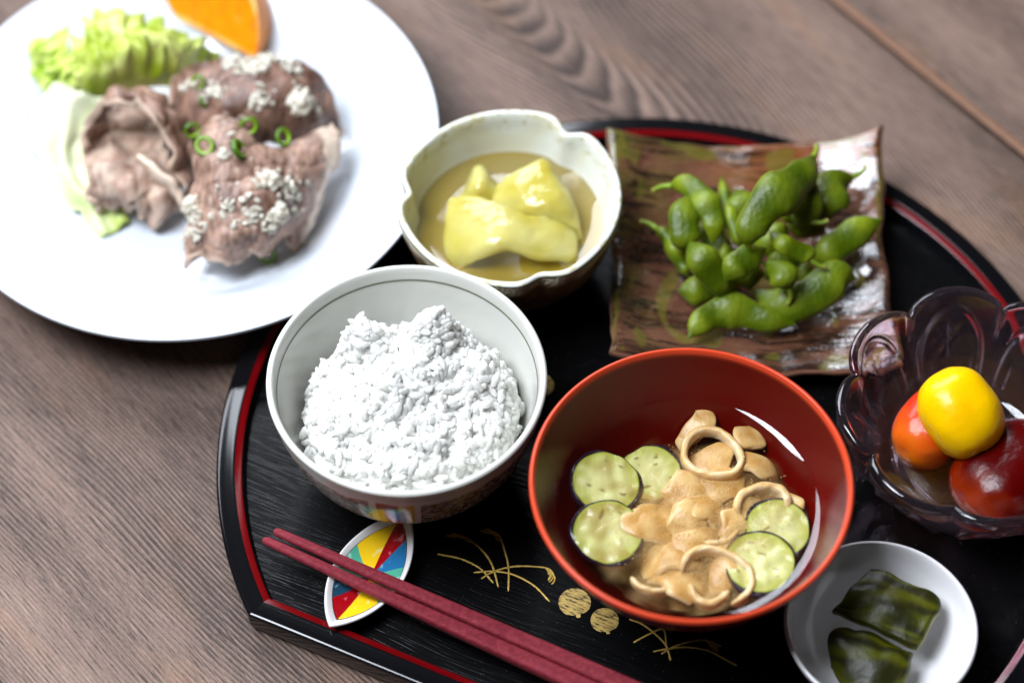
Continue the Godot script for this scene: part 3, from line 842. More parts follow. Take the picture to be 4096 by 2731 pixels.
func build_rice_bowl():
	var t := thing("rice_bowl", "white rice bowl with a thin grey line inside and brown patterned outside", "bowl", RICE)
	var white := mat(Color(0.80, 0.80, 0.77), 0.13)
	part("bowl_body", mesh_of([lathe([V(0.01, 3, 0), V(19, 3, 0), V(20, 0, 0), V(22.5, 0, 0), V(23, 5, 0), V(35, 12, 0), V(46, 27, 0), V(51.6, 44, 0), V(54.0, 58, 0), V(54.3, 59.8, 0), V(53.2, 60.6, 0), V(51.8, 59.6, 0), V(50.3, 52, 0), V(47.6, 40, 0), V(42, 25, 0), V(30, 13, 0), V(15, 9, 0), V(0.01, 8.5, 0)], 180, 90)]), white, t)
	part("painted_line", mesh_of([lathe([V(50.75, 55.0, 0), V(50.65, 54.6, 0), V(50.55, 54.1, 0)], 160, 3)]), mat(Color(0.42, 0.42, 0.34), 0.25), t)
	var pm := mat(Color.WHITE, 0.2)
	pm.albedo_texture = tex(1024, 256, func(u, v):
		var c := Color(0.36, 0.30, 0.27).lerp(Color(0.70, 0.66, 0.62), smoothstep(-0.05, 0.25, nz.get_noise_2d(u * 90.0, v * 20.0)))
		c = c.lerp(Color(0.45, 0.36, 0.18), smoothstep(0.1, 0.4, nz.get_noise_2d(u * 40.0 + 9.0, v * 10.0)) * 0.7)
		var d := absf(u - 0.262)                    # a red and yellow painted figure at the front
		if d < 0.022 and v > 0.35:
			c = Color(0.50, 0.10, 0.12) if u > 0.262 - 0.004 else Color(0.78, 0.62, 0.14)
		elif d < 0.03 and v > 0.3:
			c = Color(0.80, 0.78, 0.76)
		return c.lerp(Color(0.82, 0.80, 0.78), smoothstep(0.82, 0.92, v + 0.04 * nz.get_noise_2d(u * 30.0, 0.0))))
	part("painted_pattern", mesh_of([lathe([V(35.2, 11.9, 0), V(46.2, 26.9, 0), V(51.8, 43.9, 0), V(53.7, 55, 0)], 180, 24)]), pm, t)
	var r := thing("cooked_rice", "white cooked rice heaped in the rice bowl", "rice", RICE)
	var rm := mat(Color(0.997, 0.996, 0.990), 0.4)
	part("rice_heap", mesh_of([grid(120, 46, func(u, v):
		var a: float = u * TAU
		var q: Vector2 = Vector2(cos(a), sin(a)) * (rice_reach(a) * (1.0 - v) * 0.985)
		var y := rice_height(q.x, q.y) - 6.0 - 0.25
		q = q.limit_length(rice_wall(y) - 0.6)
		return V(q.x, y, q.y), null, true)]), rm, r)
	var gm := mat(Color(0.998, 0.995, 0.982), 0.18)
	gm.backlight_enabled = true
	gm.backlight = Color(1.0, 1.0, 0.99)
	var shapes := []
	for k in 4:
		shapes.append(mesh_of([ell(12, 10, V(1.34, 1.20, 3.2), 0.09, 5.0 + k * 2.3)]))
	var all := []
	for k in 3900:
		var a := rng.randf() * TAU
		var rr := sqrt(rng.randf()) * rice_reach(a) * 1.0
		var x := cos(a) * rr
		var z := sin(a) * rr
		var h := rice_height(x, z)
		var n := Vector3(rice_height(x - 0.6, z) - rice_height(x + 0.6, z), 1.2, rice_height(x, z - 0.6) - rice_height(x, z + 0.6)).normalized()
		if rng.randf() > 0.42 + 0.65 / maxf(n.y, 0.25) * 0.4:
			continue
		if rr > rice_wall(h - 6.0) - 2.6:
			continue
		var tang := n.cross(Vector3(rng.randfn(), rng.randfn(), rng.randfn())).normalized()
		tang = (tang + n * rng.randfn() * 0.36).normalized()
		var bx := tang.cross(n).normalized()
		var s := rng.randf_range(0.86, 1.12)
		var p := V(x, h - 6.0, z) + n * (rng.randf_range(-0.9, 0.5) if rng.randf() < 0.72 else rng.randf_range(0.5, 1.5)) * 0.001
		all.append([Transform3D(Basis(bx, tang.cross(bx), tang).scaled_local(Vector3(s, s, s * rng.randf_range(0.85, 1.1))), p), n.dot(Vector3(0, 0.81, 0.58)) + rng.randf() * 0.3 + z * 0.012])
	all.sort_custom(func(p, q): return p[1] > q[1])
	var rest := [[], [], [], []]
	for k in all.size():
		if k % 3 == 0 and k < 900:
			part("rice_grain", shapes[k % 4], gm, r).transform = all[k][0]
		else:
			rest[0].append(all[k][0])
	many("rice_grains", shapes[1], gm, rest[0], r)


# ==================================================================== square plate and edamame
func build_square_plate():
	var bl := V(43.3, 33, -89.6)
	var br := V(161.5, 34, -88.1)
	var fl := V(40.5, 29, 27.5)
	var fr := V(158.0, 29, 34.0)
	var glaze := mat(Color.WHITE, 0.13, 0.7)
	glaze.albedo_texture = tex(768, 768, func(u, v):
		var a := nz.get_noise_2d(u * 3.0, v * 7.0)
		var b := nz.get_noise_2d(u * 6.0 + 20.0, v * 40.0)
		var c := nz.get_noise_2d(u * 30.0, v * 90.0)
		var col := Color(0.40, 0.26, 0.195).lerp(Color(0.20, 0.115, 0.075), clampf(0.45 + a * 0.8 + b * 0.35, 0, 1))
		var olive := clampf((0.62 - u - v * 0.55) * 1.8 + nz.get_noise_2d(u * 5.0 + 3.0, v * 9.0) * 0.5, 0, 1)
		col = col.lerp(Color(0.36, 0.35, 0.13), olive * 0.9)
		col = col.lerp(Color(0.54, 0.29, 0.12), clampf(smoothstep(0.35, 0.6, u) * smoothstep(0.5, 0.1, v) + smoothstep(0.93, 1.0, v) * 0.6, 0, 1) * 0.7)
		col = col.lerp(Color(0.10, 0.065, 0.05), clampf(smoothstep(0.25, 0.5, b + a * 0.4), 0, 1) * 0.6)
		col = col.lerp(Color(0.40, 0.40, 0.13), clampf(smoothstep(0.34, 0.5, nz.get_noise_2d(u * 8.0 + 70.0, v * 5.0)), 0, 1) * 0.6)
		col = col.lerp(Color(0.50, 0.38, 0.33), clampf(smoothstep(0.3, 0.5, c), 0, 1) * 0.35)
		var e := minf(minf(u, 1.0 - u), minf(v, 1.0 - v))
		return col.lerp(Color(0.60, 0.44, 0.38), smoothstep(0.035, 0.012, e) * 0.7))
	relief(glaze, tex_grey(512, 512, func(u, v):
		return 0.5 + 0.25 * nz.get_noise_2d(u * 8.0, v * 60.0) + 0.15 * nz.get_noise_2d(u * 120.0, v * 120.0) + 0.2 * nz.get_noise_2d(u * 12.0 + 5.0, v * 18.0)), 0.028)
	var t := thing("square_plate", "brown glazed square pottery plate with upturned corners under the edamame", "plate")
	part("plate_body", mesh_of(slab(90, 90, func(u, v):
		var X: float = u * 2.0 - 1.0
		var Y: float = v * 2.0 - 1.0
		var p := bl.lerp(br, u).lerp(fl.lerp(fr, u), v)
		var drop := 1.0 - 0.42 * X * X - 0.40 * Y * Y - 0.18 * X * X * Y * Y
		p.y -= 0.0205 * drop
		p.x += 0.0016 * X * (Y * Y - 0.6) + 0.0007 * sin(Y * 9.0)
		p.z += 0.0022 * Y * (1.0 - X * X) * -0.4 + 0.0009 * sin(X * 8.0 + 1.0)
		p.y += 0.0010 * sin(X * 7.0 + 0.6) * Y * Y
		return p + wob(p, 60.0) * 0.0008, 0.0058, null, 0.025)), glaze, t)
	var foot := mat(Color(0.22, 0.14, 0.10), 0.7)
	for q in [Vector2(-26, -26), Vector2(26, -26), Vector2(-26, 26), Vector2(26, 26)]:
		part("foot", mesh_of([lathe([V(0.01, 0, 0), V(5, 0, 0), V(6, 3, 0), V(6, 7.5, 0)], 20, 8)]), foot, t).position = V(101 + q.x, 6.1, -29 + q.y)
	var lump := mat(Color(0.95, 0.95, 0.95), 0.12)  # white lumps added to stand for bright glints on the glaze
	single("glint_lump", mesh_of([ell(16, 10, V(2.6, 1.5, 2.6), 0.4, 2.0)]), lump, "larger white lump standing in for a glint on the square plate right of the edamame", "glint", "white lumps standing in for glints on the square plate", V(150.0, 19.5, -20.9))
	single("glint_lump", mesh_of([ell(16, 10, V(1.5, 1.0, 2.0), 0.4, 6.0)]), lump, "smaller white lump standing in for a glint touching the low pod at the right of the square plate", "glint", "white lumps standing in for glints on the square plate", V(145.2, 18.5, -18.9))
	# edamame
	var shell := painted(0.40, 0.4)
	shell.subsurf_scatter_enabled = true
	shell.subsurf_scatter_strength = 0.12
	relief(shell, noise_tex(256, 0.03, 4), 0.035, 40.0)
	var labels := ["edamame pod bent at the back left of the heap with its stem to the left", "plump edamame pod end at the left of the heap, above the curved front-left pod", "curved two-bean edamame pod at the front left of the heap", "thin edamame pod sticking out at the far left of the heap",
		"round single-bean edamame pod lying on the plate at the front left", "thin edge-on edamame pod pointing up between the left and middle pods", "short pale edamame pod behind the big central pod", "biggest edamame pod, arched over the top of the heap with its stem upright",
		"dark green edamame pod hanging behind the top end of the big arched pod", "edamame pod at the back right with its tip pointing to the plate corner", "thin edamame pod below the big arched pod ending in a curled stem", "slim edamame tip poking right from under the big arched pod",
		"pale edamame pod with a seam at the front centre of the heap", "short edamame bit wedged under the front-left pods", "stubby edamame pod facing the viewer with a hooked stem at front", "long edamame pod at the right with its tip on the plate's right edge",
		"long dark edamame pod lying low at the front right", "small edamame piece in the shade behind the hooked-stem pod", "long edamame pod lying nearest the plate's front edge",
		"shaded edamame pod between the left pods and the pale seam pod", "shaded edamame pod under the middle of the big arched pod", "dark edamame pod deep in the heap, right of the big arched pod", "low edamame pod under the pale seam pod at the front", "low edamame pod behind the hooked-stem pod, slanting up to the right", "low edamame pod beneath the curved front-left pod", "dark edamame pod lying at the back, right of the big arched pod's stem"]
	var pods: Array = [
		[[V(65.8, 40.0, -51.3), V(74.7, 44.0, -48.4), V(81.0, 46.0, -36.8), V(84.5, 44.0, -28.5), V(83.8, 38.0, -21.3)], 4.4],
		[[V(77.3, 44.0, -44.3), V(72.3, 46.0, -31.1), V(72.5, 42.0, -22.7), V(74.5, 33.0, -20.0)], 5.0],
		[[V(73.4, 42.0, -21.0), V(78.9, 44.0, -8.9), V(86.7, 36.0, -4.5), V(95.4, 28.0, -6.0)], 5.3],
		[[V(60.4, 30.0, -37.6), V(66.1, 30.0, -31.7), V(71.5, 26.0, -21.0), V(74.9, 23.0, -15.7)], 2.6],
		[[V(69.2, 24.0, -8.4), V(77.2, 24.0, -7.9), V(86.0, 23.0, -6.8)], 4.2],
		[[V(89.7, 38.0, -58.1), V(90.8, 40.0, -41.9), V(93.4, 40.0, -27.6), V(96.6, 34.0, -21.1)], 2.6],
		[[V(95.5, 40.0, -50.0), V(97.2, 42.0, -40.2), V(96.8, 40.0, -32.0)], 4.4],
		[[V(97.2, 50.0, -8.8), V(98.0, 56.0, -15.0), V(105.4, 62.0, -24.1), V(114.9, 62.0, -32.8), V(122.7, 56.0, -45.6), V(128.2, 52.0, -57.9)], 6.5],
		[[V(127.4, 48.0, -52.1), V(123.7, 48.0, -40.4), V(121.4, 44.0, -32.9), V(118.1, 38.0, -33.3)], 5.3],
		[[V(147.7, 36.0, -59.5), V(137.7, 38.0, -52.9), V(133.9, 38.0, -41.2), V(134.9, 32.0, -37.8)], 6.0],
		[[V(106.3, 48.0, -21.1), V(112.6, 48.0, -13.2), V(121.8, 44.0, -10.9), V(124.2, 42.0, -9.4)], 3.2],
		[[V(112.2, 40.0, -36.2), V(118.3, 40.0, -33.5), V(126.2, 42.0, -29.6)], 2.1],
		[[V(87.3, 40.0, -0.1), V(92.4, 44.0, -5.2), V(98.2, 44.0, -9.9), V(106.3, 38.0, -19.2)], 4.6],
		[[V(85.3, 30.0, -22.1), V(89.4, 31.0, -21.3), V(94.5, 30.0, -22.0)], 3.7],
		[[V(103.7, 38.0, -12.3), V(109.9, 41.0, -5.1), V(112.9, 41.0, 0.1), V(114.7, 36.0, 1.9)], 4.2],
		[[V(156.9, 36.0, -36.2), V(144.6, 34.0, -29.8), V(134.3, 32.0, -22.6), V(125.3, 28.0, -18.8)], 5.1],
		[[V(144.2, 30.0, -9.1), V(135.9, 32.0, -8.2), V(123.7, 29.0, -0.6), V(111.4, 26.0, 0.5), V(100.8, 26.0, -6.6)], 6.5],
		[[V(117.2, 28.0, -13.6), V(122.6, 29.0, -12.3), V(128.3, 28.0, -12.6)], 3.3],
		[[V(72.1, 24.0, 17.0), V(79.7, 26.0, 8.7), V(91.0, 26.0, 4.1), V(104.1, 25.0, 7.4), V(118.0, 23.0, 9.1)], 5.3],
		[[V(82.3, 30.0, -43.7), V(85.7, 28.0, -31.7), V(91.9, 25.0, -21.0)], 4.4],
		[[V(102.8, 34.0, -36.6), V(109.3, 34.0, -27.6), V(118.1, 32.0, -22.0)], 5.3],
		[[V(116.0, 36.0, -44.8), V(124.1, 34.0, -37.3), V(133.3, 30.0, -33.1)], 5.3],
		[[V(91.0, 28.0, -9.5), V(98.1, 29.0, -12.6), V(106.8, 27.0, -14.5)], 4.6],
		[[V(105.3, 26.0, -11.7), V(114.6, 29.0, -18.1), V(123.9, 29.0, -28.6)], 4.9],
		[[V(77.4, 24.0, -24.2), V(85.2, 26.0, -15.5), V(95.0, 24.0, -12.5)], 4.2],
		[[V(122.1, 34.0, -57.3), V(127.7, 34.0, -48.1), V(132.5, 30.0, -40.3)], 4.9]]
	for k in pods.size():
		make_pod(pods[k][0], pods[k][1] * 0.00118, labels[k], shell, k)


func make_pod(pts: Array, hw: float, label: String, m: Material, k: int):
	var view := Vector3(0, 0.81, 0.58)
	var length := 0.0
	for i in pts.size() - 1:
		length += pts[i].distance_to(pts[i + 1])
	var beans := clampi(roundi(length / (hw * 3.0)), 1, 3)
	var thin := hw < 0.0035
	var t := thing("edamame_pod", label, "edamame", pts[0], "edamame pods heaped on the square plate")
	var loc := []
	for p in pts:
		loc.append(p - pts[0])
	var col := func(u, v, p):
		var bulge: float = 0.5 - 0.5 * cos(TAU * beans * v)
		var c := lin(70, 90, 6).lerp(lin(118, 134, 26), clampf(bulge * 0.7 + 0.4 * n3(p + pts[0], 90.0), 0, 1))
		return c.lerp(lin(46, 66, 4), 0.5 * ((k * 7) % 5) / 5.0).lerp(lin(150, 165, 60), 0.5 * exp(-pow(sin(u * TAU) / 0.10, 2.0)))
	part("pod_shell", mesh_of([tube(loc, 48, 28, func(v, u):
		var env: float = pow(clampf(sin(PI * clampf(v, 0.0, 1.0)), 0.0, 1.0), 0.45)
		if v < 0.10 and not thin:
			env *= 0.55 + 4.5 * v
		var bulge := 0.5 - 0.5 * cos(TAU * beans * v)
		env = pow(env, 2.0 if beans == 1 else 1.7)
		var w := hw * env * (0.98 + 0.26 * bulge)
		var d := hw * env * (0.36 + 0.30 * bulge)
		if thin:
			d = hw * env * (1.0 + 0.5 * bulge)
		var ridge := 1.0 + 0.05 * exp(-pow(sin(u * TAU) / 0.16, 2.0))
		return Vector2(w * ridge, d) + Vector2.ONE * 0.00001, view, col)]), m, t)
	if k in [0, 7, 9, 10, 11, 14, 3]:
		var end: bool = k in [7, 10, 11, 14]
		var a: Vector3 = loc[-1] if end else loc[0]
		var dir: Vector3 = ((loc[-1] - loc[-2]) if end else (loc[0] - loc[1])).normalized()
		var bend := dir.rotated(Vector3(0, 0.8, 0.6), 0.7 if k != 14 else -1.1)
		part("stem", mesh_of([tube([a - dir * 0.003, a + dir * 0.0006, a + dir * 0.003 + bend * 0.001, a + dir * 0.0038 + bend * 0.0036], 14, 10, func(v, u): return Vector2.ONE * ((0.0013 - 0.0006 * v + 0.0004 * smoothstep(0.8, 0.95, v)) * (1.0 if v < 0.99 else 0.2)), view, func(u, v, p): return lin(120, 146, 40).lerp(lin(150, 140, 70), smoothstep(0.7, 1.0, v)))]), m, t)


# ==================================================================== soup
const SOUP := Vector3(0.0664, 0.006, 0.1147)


func build_soup():
	var t := thing("soup_bowl", "red lacquer soup bowl with an orange-red rim, filled with clear soup", "bowl", SOUP)
	var red := painted(0.26, 0.4)
	part("bowl_body", mesh_of([lathe([V(0.01, 3, 0), V(22, 3, 0), V(24, 0, 0), V(27, 0, 0), V(26.5, 8, 0), V(30, 11.5, 0), V(37.5, 21, 0), V(46, 33, 0), V(53.5, 46, 0), V(58.6, 58, 0), V(60.4, 63, 0), V(60.6, 64.4, 0), V(59.8, 65.3, 0), V(58.6, 64.6, 0), V(56.6, 59.5, 0), V(51.2, 47, 0), V(43.6, 34, 0), V(35, 22.5, 0), V(25, 15.5, 0), V(12, 12.5, 0), V(0.01, 12, 0)], 200, 100, null, func(u, v, p):
		return lin(84, 2, 5).lerp(lin(196, 64, 36), smoothstep(0.0628, 0.0642, p.y)))]), red, t)
	single("clear_soup", mesh_of([grid(160, 20, func(u, v):
		var a: float = u * TAU
		var r: float = 0.04985 * (1.0 - v)
		return Vector3(cos(a) * r, 0.0440 + 0.0013 * exp(-(0.04985 - r) / 0.0008), sin(a) * r))]), pane(Color(0.45, 0.26, 0.13), 0.012), "clear brownish soup in the red bowl", "soup", "", SOUP)
	# suspended sediment: soft-edged layers of fine miso
	var sed := painted(0.6)
	sed.transparency = BaseMaterial3D.TRANSPARENCY_ALPHA
	sed.roughness = 0.6
	var cloud := thing("miso_sediment", "cloudy beige miso sediment drifting in the middle of the red soup bowl", "sediment", SOUP)
	cloud.set_meta("kind", "stuff")
	for k in 4:
		part("sediment_layer", mesh_of([grid(80, 40, func(u, v):
			var a: float = u * TAU
			var r: float = 0.0455 * (1.0 - v) - k * 0.0022
			var p := Vector3(cos(a) * r, 0.0, sin(a) * r)
			return p + Vector3(0, 0.0424 - k * 0.0030 + 0.002 * n3(p + Vector3(k, 0, 0), 60.0), 0), func(u, v, p):
				var q := Vector2(p.x - 0.006, p.z - 0.008) / Vector2(0.036, 0.034)
				var f := smoothstep(1.25, 0.35, q.length() + 0.35 * n3(p + Vector3(k * 3.0, 0, 0), 70.0)) * smoothstep(-0.5, 0.35, n3(p + Vector3(k * 3.0, 5, 0), 120.0) + 0.25)
				var c := lin(208, 170, 104).lerp(lin(176, 128, 62), clampf(0.4 + n3(p, 200.0), 0, 1))
				return Color(c.r, c.g, c.b, f * (0.20 if k == 0 else 0.48)))]), sed, cloud)
	var specks := []
	for k in 2600:
		var q := Vector2(rng.randfn() * 0.013 + 0.008, rng.randfn() * 0.013 + 0.006)
		if q.length() > 0.042:
			continue
		var s := rng.randf_range(0.00008, 0.00022)
		specks.append(Transform3D(Basis.from_scale(Vector3(s, s, s)), Vector3(q.x, 0.0432 - rng.randf() * rng.randf() * 0.006, q.y)))
	many("sediment_specks", mesh_of([ell(6, 4, Vector3.ONE, 0.3, 2.0)]), mat(Color(0.86, 0.74, 0.52), 0.5), specks, cloud)
	# aubergine slices: pale flesh with a dark purple skin round the edge
	var flesh := painted(0.26)
	relief(flesh, noise_tex(256, 0.03, 4), 0.012, 40.0)
	var slices := [[V(35.5, 48.5, 101), 13.2, Vector3(0.12, 0.3, -0.06), 0.0, "upper left aubergine slice in the soup, greyish, overlapping its neighbour"], [V(53, 46.8, 96), 12.0, Vector3(0.10, 0.9, 0.05), 0.0, "pale green aubergine slice behind the upper left one"],
		[V(35.5, 47.8, 123), 13.4, Vector3(-0.05, 2.2, 0.08), 0.0, "lower left aubergine slice with dark seed marks, below the other two"], [V(100, 47.6, 122), 12.4, Vector3(0.02, 1.2, 0.10), 0.0, "pale aubergine slice nearest the right wall of the red bowl"],
		[V(92, 49.2, 137.5), 13.4, Vector3(-0.04, 0.2, 0.05), 0.0, "large pale aubergine slice at the lower right of the soup"]]
	for k in slices.size():
		var e: Array = slices[k]
		var R: float = e[1] * 0.001
		var cut: float = e[3]
		var o := single("aubergine_slice", mesh_of([grid(96, 40, func(u, v):
			var a: float = u * TAU
			var r: float
			var y := 0.0
			if v < 0.72:
				r = R * sin(v / 0.72 * PI * 0.5)
			elif v < 0.86:
				var b: float = (v - 0.72) / 0.14 * PI
				r = R + 0.0009 * sin(b)
				y = -0.0022 + 0.0022 * cos(b)
			else:
				r = R * (1.0 - v) / 0.14
				y = -0.0044
			var rad := 1.0 + 0.045 * sin(a * 2.0 + k) + 0.03 * sin(a * 3.0 + 2.0 * k) + 0.012 * sin(a * 7.0 + k)
			var p := Vector3(cos(a) * r * rad, y, sin(a) * r * rad)
			if cut > 0.0 and p.z > R * cut:
				p.z = R * cut + (p.z - R * cut) * 0.15
			return p + Vector3(0, 0.0005 * n3(p + Vector3(k, 0, 0), 150.0), 0), func(u, v, p):
				if v >= 0.70:
					return lin(40, 24, 42) if cut == 0.0 or p.z < R * cut else lin(222, 214, 150)
				var f := Vector2(p.x, p.z).length() / R
				var c := lin(192, 190, 126).lerp(lin(164, 164, 80), smoothstep(0.45, 0.9, f))
				c = c.lerp(lin(206, 202, 152), clampf(n3(p + Vector3(k, 0, 0), 160.0), 0, 1) * 0.6)
				if k in [0, 2]:
					c = c.lerp(lin(146, 126, 58), clampf(0.35 + n3(p + Vector3(0, k, 0), 90.0), 0, 0.7))
				var seed := n3(Vector3(p.x * 0.6 + p.z * 0.4, k, p.z * 1.4 - p.x) + Vector3(k * 2.0, 0, 0), 170.0)
				if f > 0.25 and f < 0.72 and seed > 0.50:
					c = c.lerp(lin(110, 84, 40), smoothstep(0.50, 0.7, seed) * 0.8)
				return c.lerp(lin(150, 156, 60), smoothstep(0.88, 0.95, f)).lerp(lin(30, 16, 30), smoothstep(0.945, 0.985, f)), false)]), flesh, e[4], "aubergine", "aubergine slices in the soup", e[0])
		o.rotation = e[2]
	# pale rings and tan pieces
	var tan_m := painted(0.36)
	tan_m.subsurf_scatter_enabled = true
	tan_m.subsurf_scatter_strength = 0.08
	relief(tan_m, noise_tex(512, 0.03, 3, 9), 0.012, 30.0)
	var rc := func(u, v, p):
		var k := clampf(0.5 + 0.5 * sin(u * TAU + 0.6) + 0.3 * n3(p, 200.0), 0, 1)
		return lin(202, 164, 106).lerp(lin(234, 220, 188), k)
	var arcs := [[V(77, 47.6, 89), 11.0, 0.3, 6.5832, 2.3, 3.0, "complete pale ring at the top of the soup's middle"], [V(75, 47.6, 144), 12.5, 3.4, 7.4, 2.2, 3.2, "open pale arc at the bottom of the soup beside the large aubergine slice"], [V(73, 46.6, 147), 7.0, 0.2, 3.4, 2.2, 2.6, "small inner pale arc below the open arc at the bottom of the soup"],
		[V(95, 46.8, 113), 9.5, 2.7, 6.4, 2.8, 3.4, "thick pale arc at the right of the soup's middle"], [V(75, 46.4, 116), 12.0, 0.0, 1.9, 1.7, 2.2, "thin pale arc below the middle of the soup"], [V(53, 45.4, 138), 10.0, 0.5, 2.8, 1.8, 2.2, "sunken pale arc at the lower left of the soup"]]
	for k in arcs.size():
		var e: Array = arcs[k]
		var pts := []
		for i in 13:
			var a: float = lerpf(e[2], e[3], i / 12.0)
			var ir: float = e[1] * (1.0 + 0.07 * sin(a * 2.0 + k) + 0.05 * sin(a * 3.0 + 1.3 * k))
			pts.append(Vector3(cos(a) * ir, 0.5 * sin(a * (1.0 if k == 0 else 1.5) + k), sin(a) * ir) * 0.001)
		var whole: bool = k == 0
		single("curled_ring", mesh_of([tube(pts, 60, 16, func(v, u):
			var s := 1.0 if whole else pow(clampf(sin(PI * clampf(v, 0.0, 1.0)) * 3.2, 0.0, 1.0), 0.5)
			var c := cos(u * TAU)
			var q := sin(u * TAU)
			var sq := 1.0 / pow(pow(absf(c), 4.0) + pow(absf(q), 4.0), 0.25)
			var b := 1.0 + 0.12 * n3(along(pts, v) + Vector3(0, c * 0.004, q * 0.004), 200.0)
			return Vector2(e[4] * 0.78, e[5] * 1.25) * 0.0005 * 1.6 * s * sq * b + Vector2.ONE * 0.00001, Vector3.UP, rc)]), tan_m, e[6], "soup garnish", "pale rings in the soup", e[0])
	var bits := [[V(72, 44.6, 74), 10, 5.5, 0.9, "faint tan piece sunk at the top of the soup"], [V(93, 46.6, 80), 6.5, 6.0, 1.8, "square tan piece apart at the upper right of the soup"], [V(95, 46.8, 93), 9.0, 6.0, -0.35, "tan cap-shaped piece right of the complete ring"], [V(77, 45.6, 90), 9.0, 6.5, 0.4, "tan piece inside the complete ring"],
		[V(64, 46.2, 106), 12, 8, 0.5, "tan piece right of the two upper aubergine slices"], [V(74, 47.2, 112), 10, 7, -0.6, "tan piece in the very middle of the soup"], [V(54, 46.8, 118), 13, 8, 0.1, "tan piece right of the lower left aubergine slice"], [V(66, 47.4, 119), 9, 8, 0.9, "rounded tan piece in the centre heap, left half"],
		[V(58, 45.4, 131), 13, 8, 0.2, "broad tan piece at the lower left of the heap"], [V(84, 46.8, 122), 9, 7, -1.0, "tan piece left of the aubergine slices on the right"], [V(70, 46.4, 128), 12, 7, 0.4, "tan piece above the open arc"], [V(104, 45.6, 111), 8, 5, 0.6, "small tan piece behind the right aubergine slices"],
		[V(78, 46.8, 101), 11, 7, 0.2, "tan piece just below the complete ring"], [V(90, 46.6, 112), 7, 6, 0.5, "round tan piece inside the thick pale arc"], [V(62, 46.0, 143), 11, 8, -0.5, "tan piece left inside the open arc"], [V(79, 46.4, 141), 8, 6, 0.7, "tan piece held in the open arc"], [V(84, 45.2, 131), 10, 7, 0.3, "tan piece beside the large aubergine slice at the lower right"]]
	for k in bits.size():
		var e: Array = bits[k]
		var o := single("tan_piece", mesh_of(slab(26, 22, func(u, v):
			var X: float = u * 2.0 - 1.0
			var Y: float = v * 2.0 - 1.0
			var p := Vector3(e[1] * X * sqrt(1.0 - Y * Y * 0.5), 0, e[2] * Y * sqrt(1.0 - X * X * 0.5)) * 0.001
			var q := p + Vector3(k * 0.37, 0, 0)
			p += Vector3(n3(q, 90.0), 0, n3(q + Vector3(0, 3, 0), 90.0)) * 0.0022
			p.y -= 30.0 * p.x * p.x * (0.5 + (k % 3) * 0.5) + 22.0 * p.z * p.z
			return p + Vector3(0, 0.0006 * n3(q, 110.0), 0), 0.0028, func(u, v, p):
				var kk := clampf(0.45 + n3(p + Vector3(k, 0, 0), 140.0) * 0.8, 0, 1)
				var e2 := minf(minf(u, 1.0 - u), minf(v, 1.0 - v))
				return lin(182, 136, 70).lerp(lin(208, 172, 112), kk).lerp(lin(230, 210, 170), smoothstep(0.22, 0.05, e2) * 0.7), 0.16)), tan_m, e[4], "soup garnish", "tan pieces in the soup", e[0])
		o.rotation = Vector3(0.34 * sin(k * 2.1), e[3], 0.34 * cos(k * 1.7))


# ==================================================================== glass bowl
const GLASS := Vector3(0.1825, 0.006, 0.0687)


